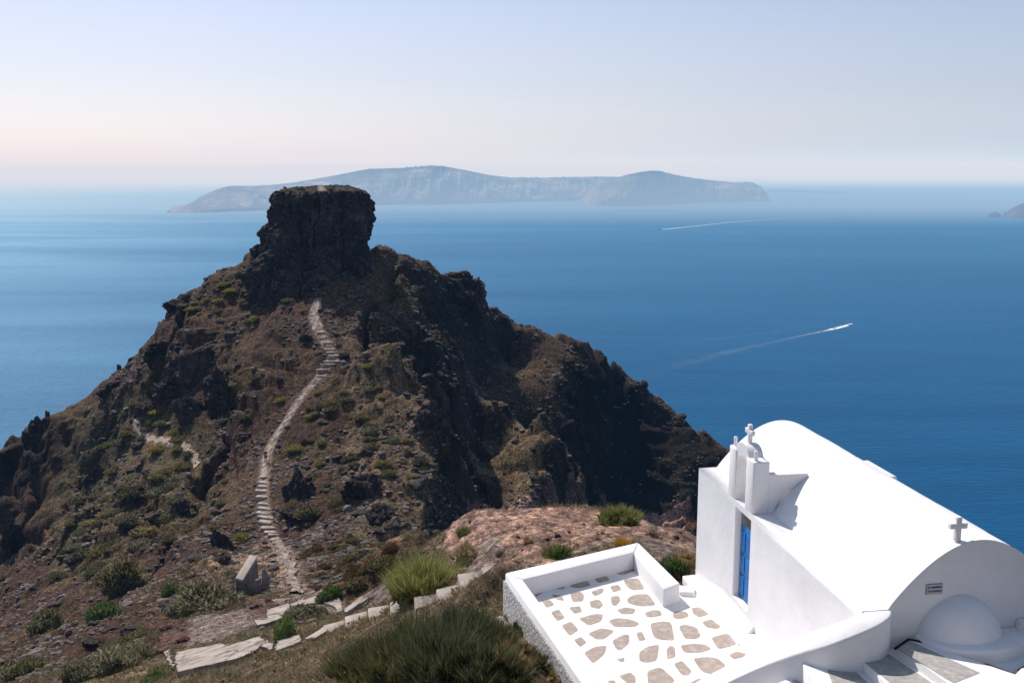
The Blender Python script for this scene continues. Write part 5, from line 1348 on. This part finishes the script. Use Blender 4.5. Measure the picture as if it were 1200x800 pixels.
near_bush(246,712,70,26,'greygreen','broad grey green bush below the ruined wall','bush',None,'ball',3000,82)
near_bush(216,720,36,18,'greygreen','smaller grey green bush at the left end of the broad bush','bush',None,'ball',1300,83)
near_bush(433,705,12,8,'broom','small dark ball bush beside the concrete steps','bush',None,'ball',500,84)
near_bush(460,692,12,12,'broom','dark little bush at the foot of the large yellow green bush','bush',None,'ball',500,85)
near_bush(334,750,26,30,'green','tall leafy green sprig between the two concrete paths','bush',None,'twig',500,86)
near_bush(352,728,60,14,'greygreen','long grey green scrub between the two concrete paths','bush',None,'ball',1500,87)
near_bush(150,780,56,22,'greygreen','pale green bush at the left end of the concrete path','bush',None,'ball',2200,88)
near_bush(160,750,30,14,'olive','olive bush above the dark red bank','bush',None,'ball',1000,89)
near_bush(122,725,34,20,'green','leafy green bush on the lower left slope above the red bank','bush',None,'twig',900,90)
near_bush(200,700,20,20,'green','bright leafy green bush left of the broad grey green bush','bush',None,'twig',700,91)
near_bush(55,735,36,20,'olive','dark green bush near the lower left edge','bush',None,'ball',1200,92)
near_bush(145,690,44,34,'olive','tall dark green bush in the lower left slope','bush',None,'twig',1500,93)
near_bush(185,795,30,10,'green','bright green low plant at the bottom edge left of the slab','bush',None,'ball',700,94)
near_bush(30,790,44,20,'olive','olive bush in the bottom left corner','bush',None,'ball',1300,95)
near_bush(95,795,44,20,'greygreen','grey green bush at the bottom left edge','bush',None,'ball',1300,96)
# field of dry grass, blade by blade, on the near slope
def grass_field(n, mat, hr, box, seed, lab, thr=-.3, wd=.006):
    r = np.random.default_rng(seed); Vs, Fs = [], []; off = 0; made = 0
    xs = r.uniform(box[0], box[1], n*3); ys = r.uniform(box[2], box[3], n*3)
    dn = fbm(np.stack([xs, ys, xs*0+seed], 1)/2.2, 3, seed); ok = dn > thr+r.normal(0, .12, len(xs))
    shelf_w = in_poly(xs, ys, zone([(520,640),(555,598),(640,596),(720,603),(820,625),(820,700),(745,636),(600,668),(575,672),(545,668)]))
    road = in_poly(xs, ys, zone([(180,765),(200,735),(232,722),(285,712),(340,700),(400,692),(475,690),(440,708),(380,722),(310,728),(250,752)]))
    ok &= ~(shelf_w & (r.uniform(0, 1, len(xs)) < .97)); ok &= ~(road & (r.uniform(0, 1, len(xs)) < .93))
    for Q_, _c2 in CARVE: ok &= ~in_poly(xs, ys, Q_)
    for Q_ in SLP: ok &= ~in_poly(xs, ys, Q_)
    ter = [tuple(o1), tuple(o2+np.array([3, .5])), (9, 12), tuple(l_o2)]; ok &= ~in_poly(xs, ys, ter)
    pr = [blades(9, seed*50+i, height=1, lean=.9, width=wd/.25, seg=2, rbase=.22, droop=.3) for i in range(12)]
    for x, y in zip(xs[ok], ys[ok]):
        p, nn_ = ground(x, y)
        if p is None: continue
        V_, F_ = pr[r.integers(12)]; a = r.uniform(0, 6.28); h = r.uniform(*hr); ca_, sa_ = math.cos(a), math.sin(a)
        Q = np.stack([V_[:, 0]*ca_-V_[:, 1]*sa_, V_[:, 0]*sa_+V_[:, 1]*ca_, V_[:, 2]], 1)*h+np.array(p)
        Vs.append(Q); Fs.append(F_+off); off += len(V_); made += 1
        if made >= n: break
    o = mesh_np('dry_grass', np.concatenate(Vs), np.concatenate(Fs), mat); tag(o, lab, 'grass', kind='stuff')
grass_field(14000, M['straw'], (.10, .34), (-22, 4, 15, 40), 5, 'dry straw coloured grass on the near slope', -.2)
grass_field(9000, M['greygreen'], (.08, .22), (-26, 4, 15, 46), 6, 'grey green low herbs on the near slope', -.1)
grass_field(6000, M['rust'], (.08, .2), (-28, 4, 16, 60), 7, 'brown dead grass on the near slope', 0, .008)
grass_field(5000, M['olive'], (.12, .34), (-40, -4, 36, 95), 8, 'olive grass and weeds on the lower left ground', -.1, .012)
pr_ = [cone_leaves(40, 990+i, .6, .3, False, .5) for i in range(6)]
for kd, n, sr, box, lab in [('greygreen', 1500, (.08, .24), (-26, 3, 22, 66), 'low grey green mats on the near slope'), ('olive', 1300, (.07, .22), (-26, 3, 20, 66), 'low olive mats on the near slope'), ('rust', 1000, (.06, .18), (-24, 3, 20, 66), 'low rust brown mats on the near slope')]:
    sc_ = [(p, nn) for p, nn in scatter_pts(n, *box, None)]
    bad = zone([(520,640),(555,598),(640,596),(720,603),(820,625),(820,700),(745,636),(600,668),(575,672),(545,668)]); rd_ = zone([(180,765),(200,735),(232,722),(285,712),(340,700),(400,692),(475,690),(440,708),(380,722),(310,728),(250,752)])
    ter = [tuple(o1), tuple(o2+np.array([3, .5])), (9, 12), tuple(l_o2)]
    pp = []
    for p, nn in sc_:
        a, b = np.array([p.x]), np.array([p.y])
        if in_poly(a, b, bad)[0] and random.random() < .93: continue
        if in_poly(a, b, rd_)[0] and random.random() < .9: continue
        if in_poly(a, b, ter)[0] or any(in_poly(a, b, Q_)[0] for Q_, _c in CARVE) or any(in_poly(a, b, Q_)[0] for Q_ in SLP): continue
        pp.append(p)
    tag(merge_scatter('low_herbs', pr_, pp, rng.uniform(*sr, len(pp)), M[kd]), lab, 'herbs', kind='stuff')

# ------------------------------------------------------------------ hiker on the path
def hiker(px, py, label):
    p, nn = hit(px, py)
    root = empty('person', p, (0, 0, R(15))); tag(root, label, 'person')
    def skin(name, J, E, mat, par, sub_=1):
        me_ = bpy.data.meshes.new(name); me_.from_pydata([j[0] for j in J], E, []); o = link(name, me_, par, mat)
        sk = o.modifiers.new('skin', 'SKIN'); o.modifiers.new('sub', 'SUBSURF').levels = sub_; o.modifiers['sub'].render_levels = sub_
        for i, j in enumerate(J): me_.skin_vertices[0].data[i].radius = j[1] if isinstance(j[1], tuple) else (j[1], j[1]); me_.skin_vertices[0].data[i].use_root = (i == 0)
        return o
    for k_ in (1,):
        J = [((0,0,.95),(.13,.10)), ((0,.01,1.15),(.13,.09)), ((0,.02,1.36),(.16,.10)), ((0,.01,1.47),.055), ((0,-.01,1.53),.05), ((0,-.01,1.60),(.072,.085)), ((0,-.005,1.69),(.07,.08)),
             ((.18,.02,1.40),.05), ((.25,.0,1.15),.04), ((.24,-.14,.95),.03), ((.23,-.2,.88),.03), ((-.18,.02,1.40),.05), ((-.25,.04,1.15),.04), ((-.26,-.03,.92),.03), ((-.26,-.06,.84),.03),
             ((.09,0,.86),.09), ((.10,-.14,.50),.06), ((.10,-.06,.10),.04), ((.10,-.18,.04),.035), ((-.09,0,.86),.09), ((-.10,.03,.48),.06), ((-.10,.22,.13),.04), ((-.10,.12,.04),.035)]
        E = [(0,1),(1,2),(2,3),(3,4),(4,5),(5,6),(2,7),(7,8),(8,9),(9,10),(2,11),(11,12),(12,13),(13,14),(0,15),(15,16),(16,17),(17,18),(0,19),(19,20),(20,21),(21,22)]
        body = skin('body', J, E, mat_simple('skin_tone', [(.3, (.38, .22, .15)), (.7, (.45, .27, .19))], 4, .6, 0), root)
    skin('shirt', [((0,0,.93),(.15,.12)), ((0,.01,1.15),(.145,.11)), ((0,.02,1.38),(.175,.115)), ((0,.01,1.46),.07), ((.19,.02,1.40),.065), ((.24,.01,1.22),.055), ((-.19,.02,1.40),.065), ((-.24,.03,1.22),.055)], [(0,1),(1,2),(2,3),(2,4),(4,5),(2,6),(6,7)], mat_simple('maroon_cloth', [(.3, (.16, .02, .025)), (.7, (.24, .035, .04))], 8, .9, 0), root)
    skin('shorts', [((0,0,.93),(.155,.125)), ((.095,-.01,.84),.105), ((.10,-.10,.60),.09), ((-.095,0,.84),.105), ((-.10,.02,.60),.09)], [(0,1),(1,2),(0,3),(3,4)], mat_simple('dark_green_cloth', [(.3, (.03, .045, .025)), (.7, (.05, .07, .04))], 8, .9, 0), root)
    skin('hair', [((0,.0,1.70),(.078,.088)), ((0,.03,1.64),(.078,.07)), ((0,.05,1.58),.05)], [(0,1),(1,2)], mat_simple('dark_hair', [(.3, (.02, .012, .008)), (.7, (.035, .02, .014))], 8, .7, 0), root)
    return root
hiker(311.5, 541.5, 'walker in maroon top and dark green shorts coming down the stone path')
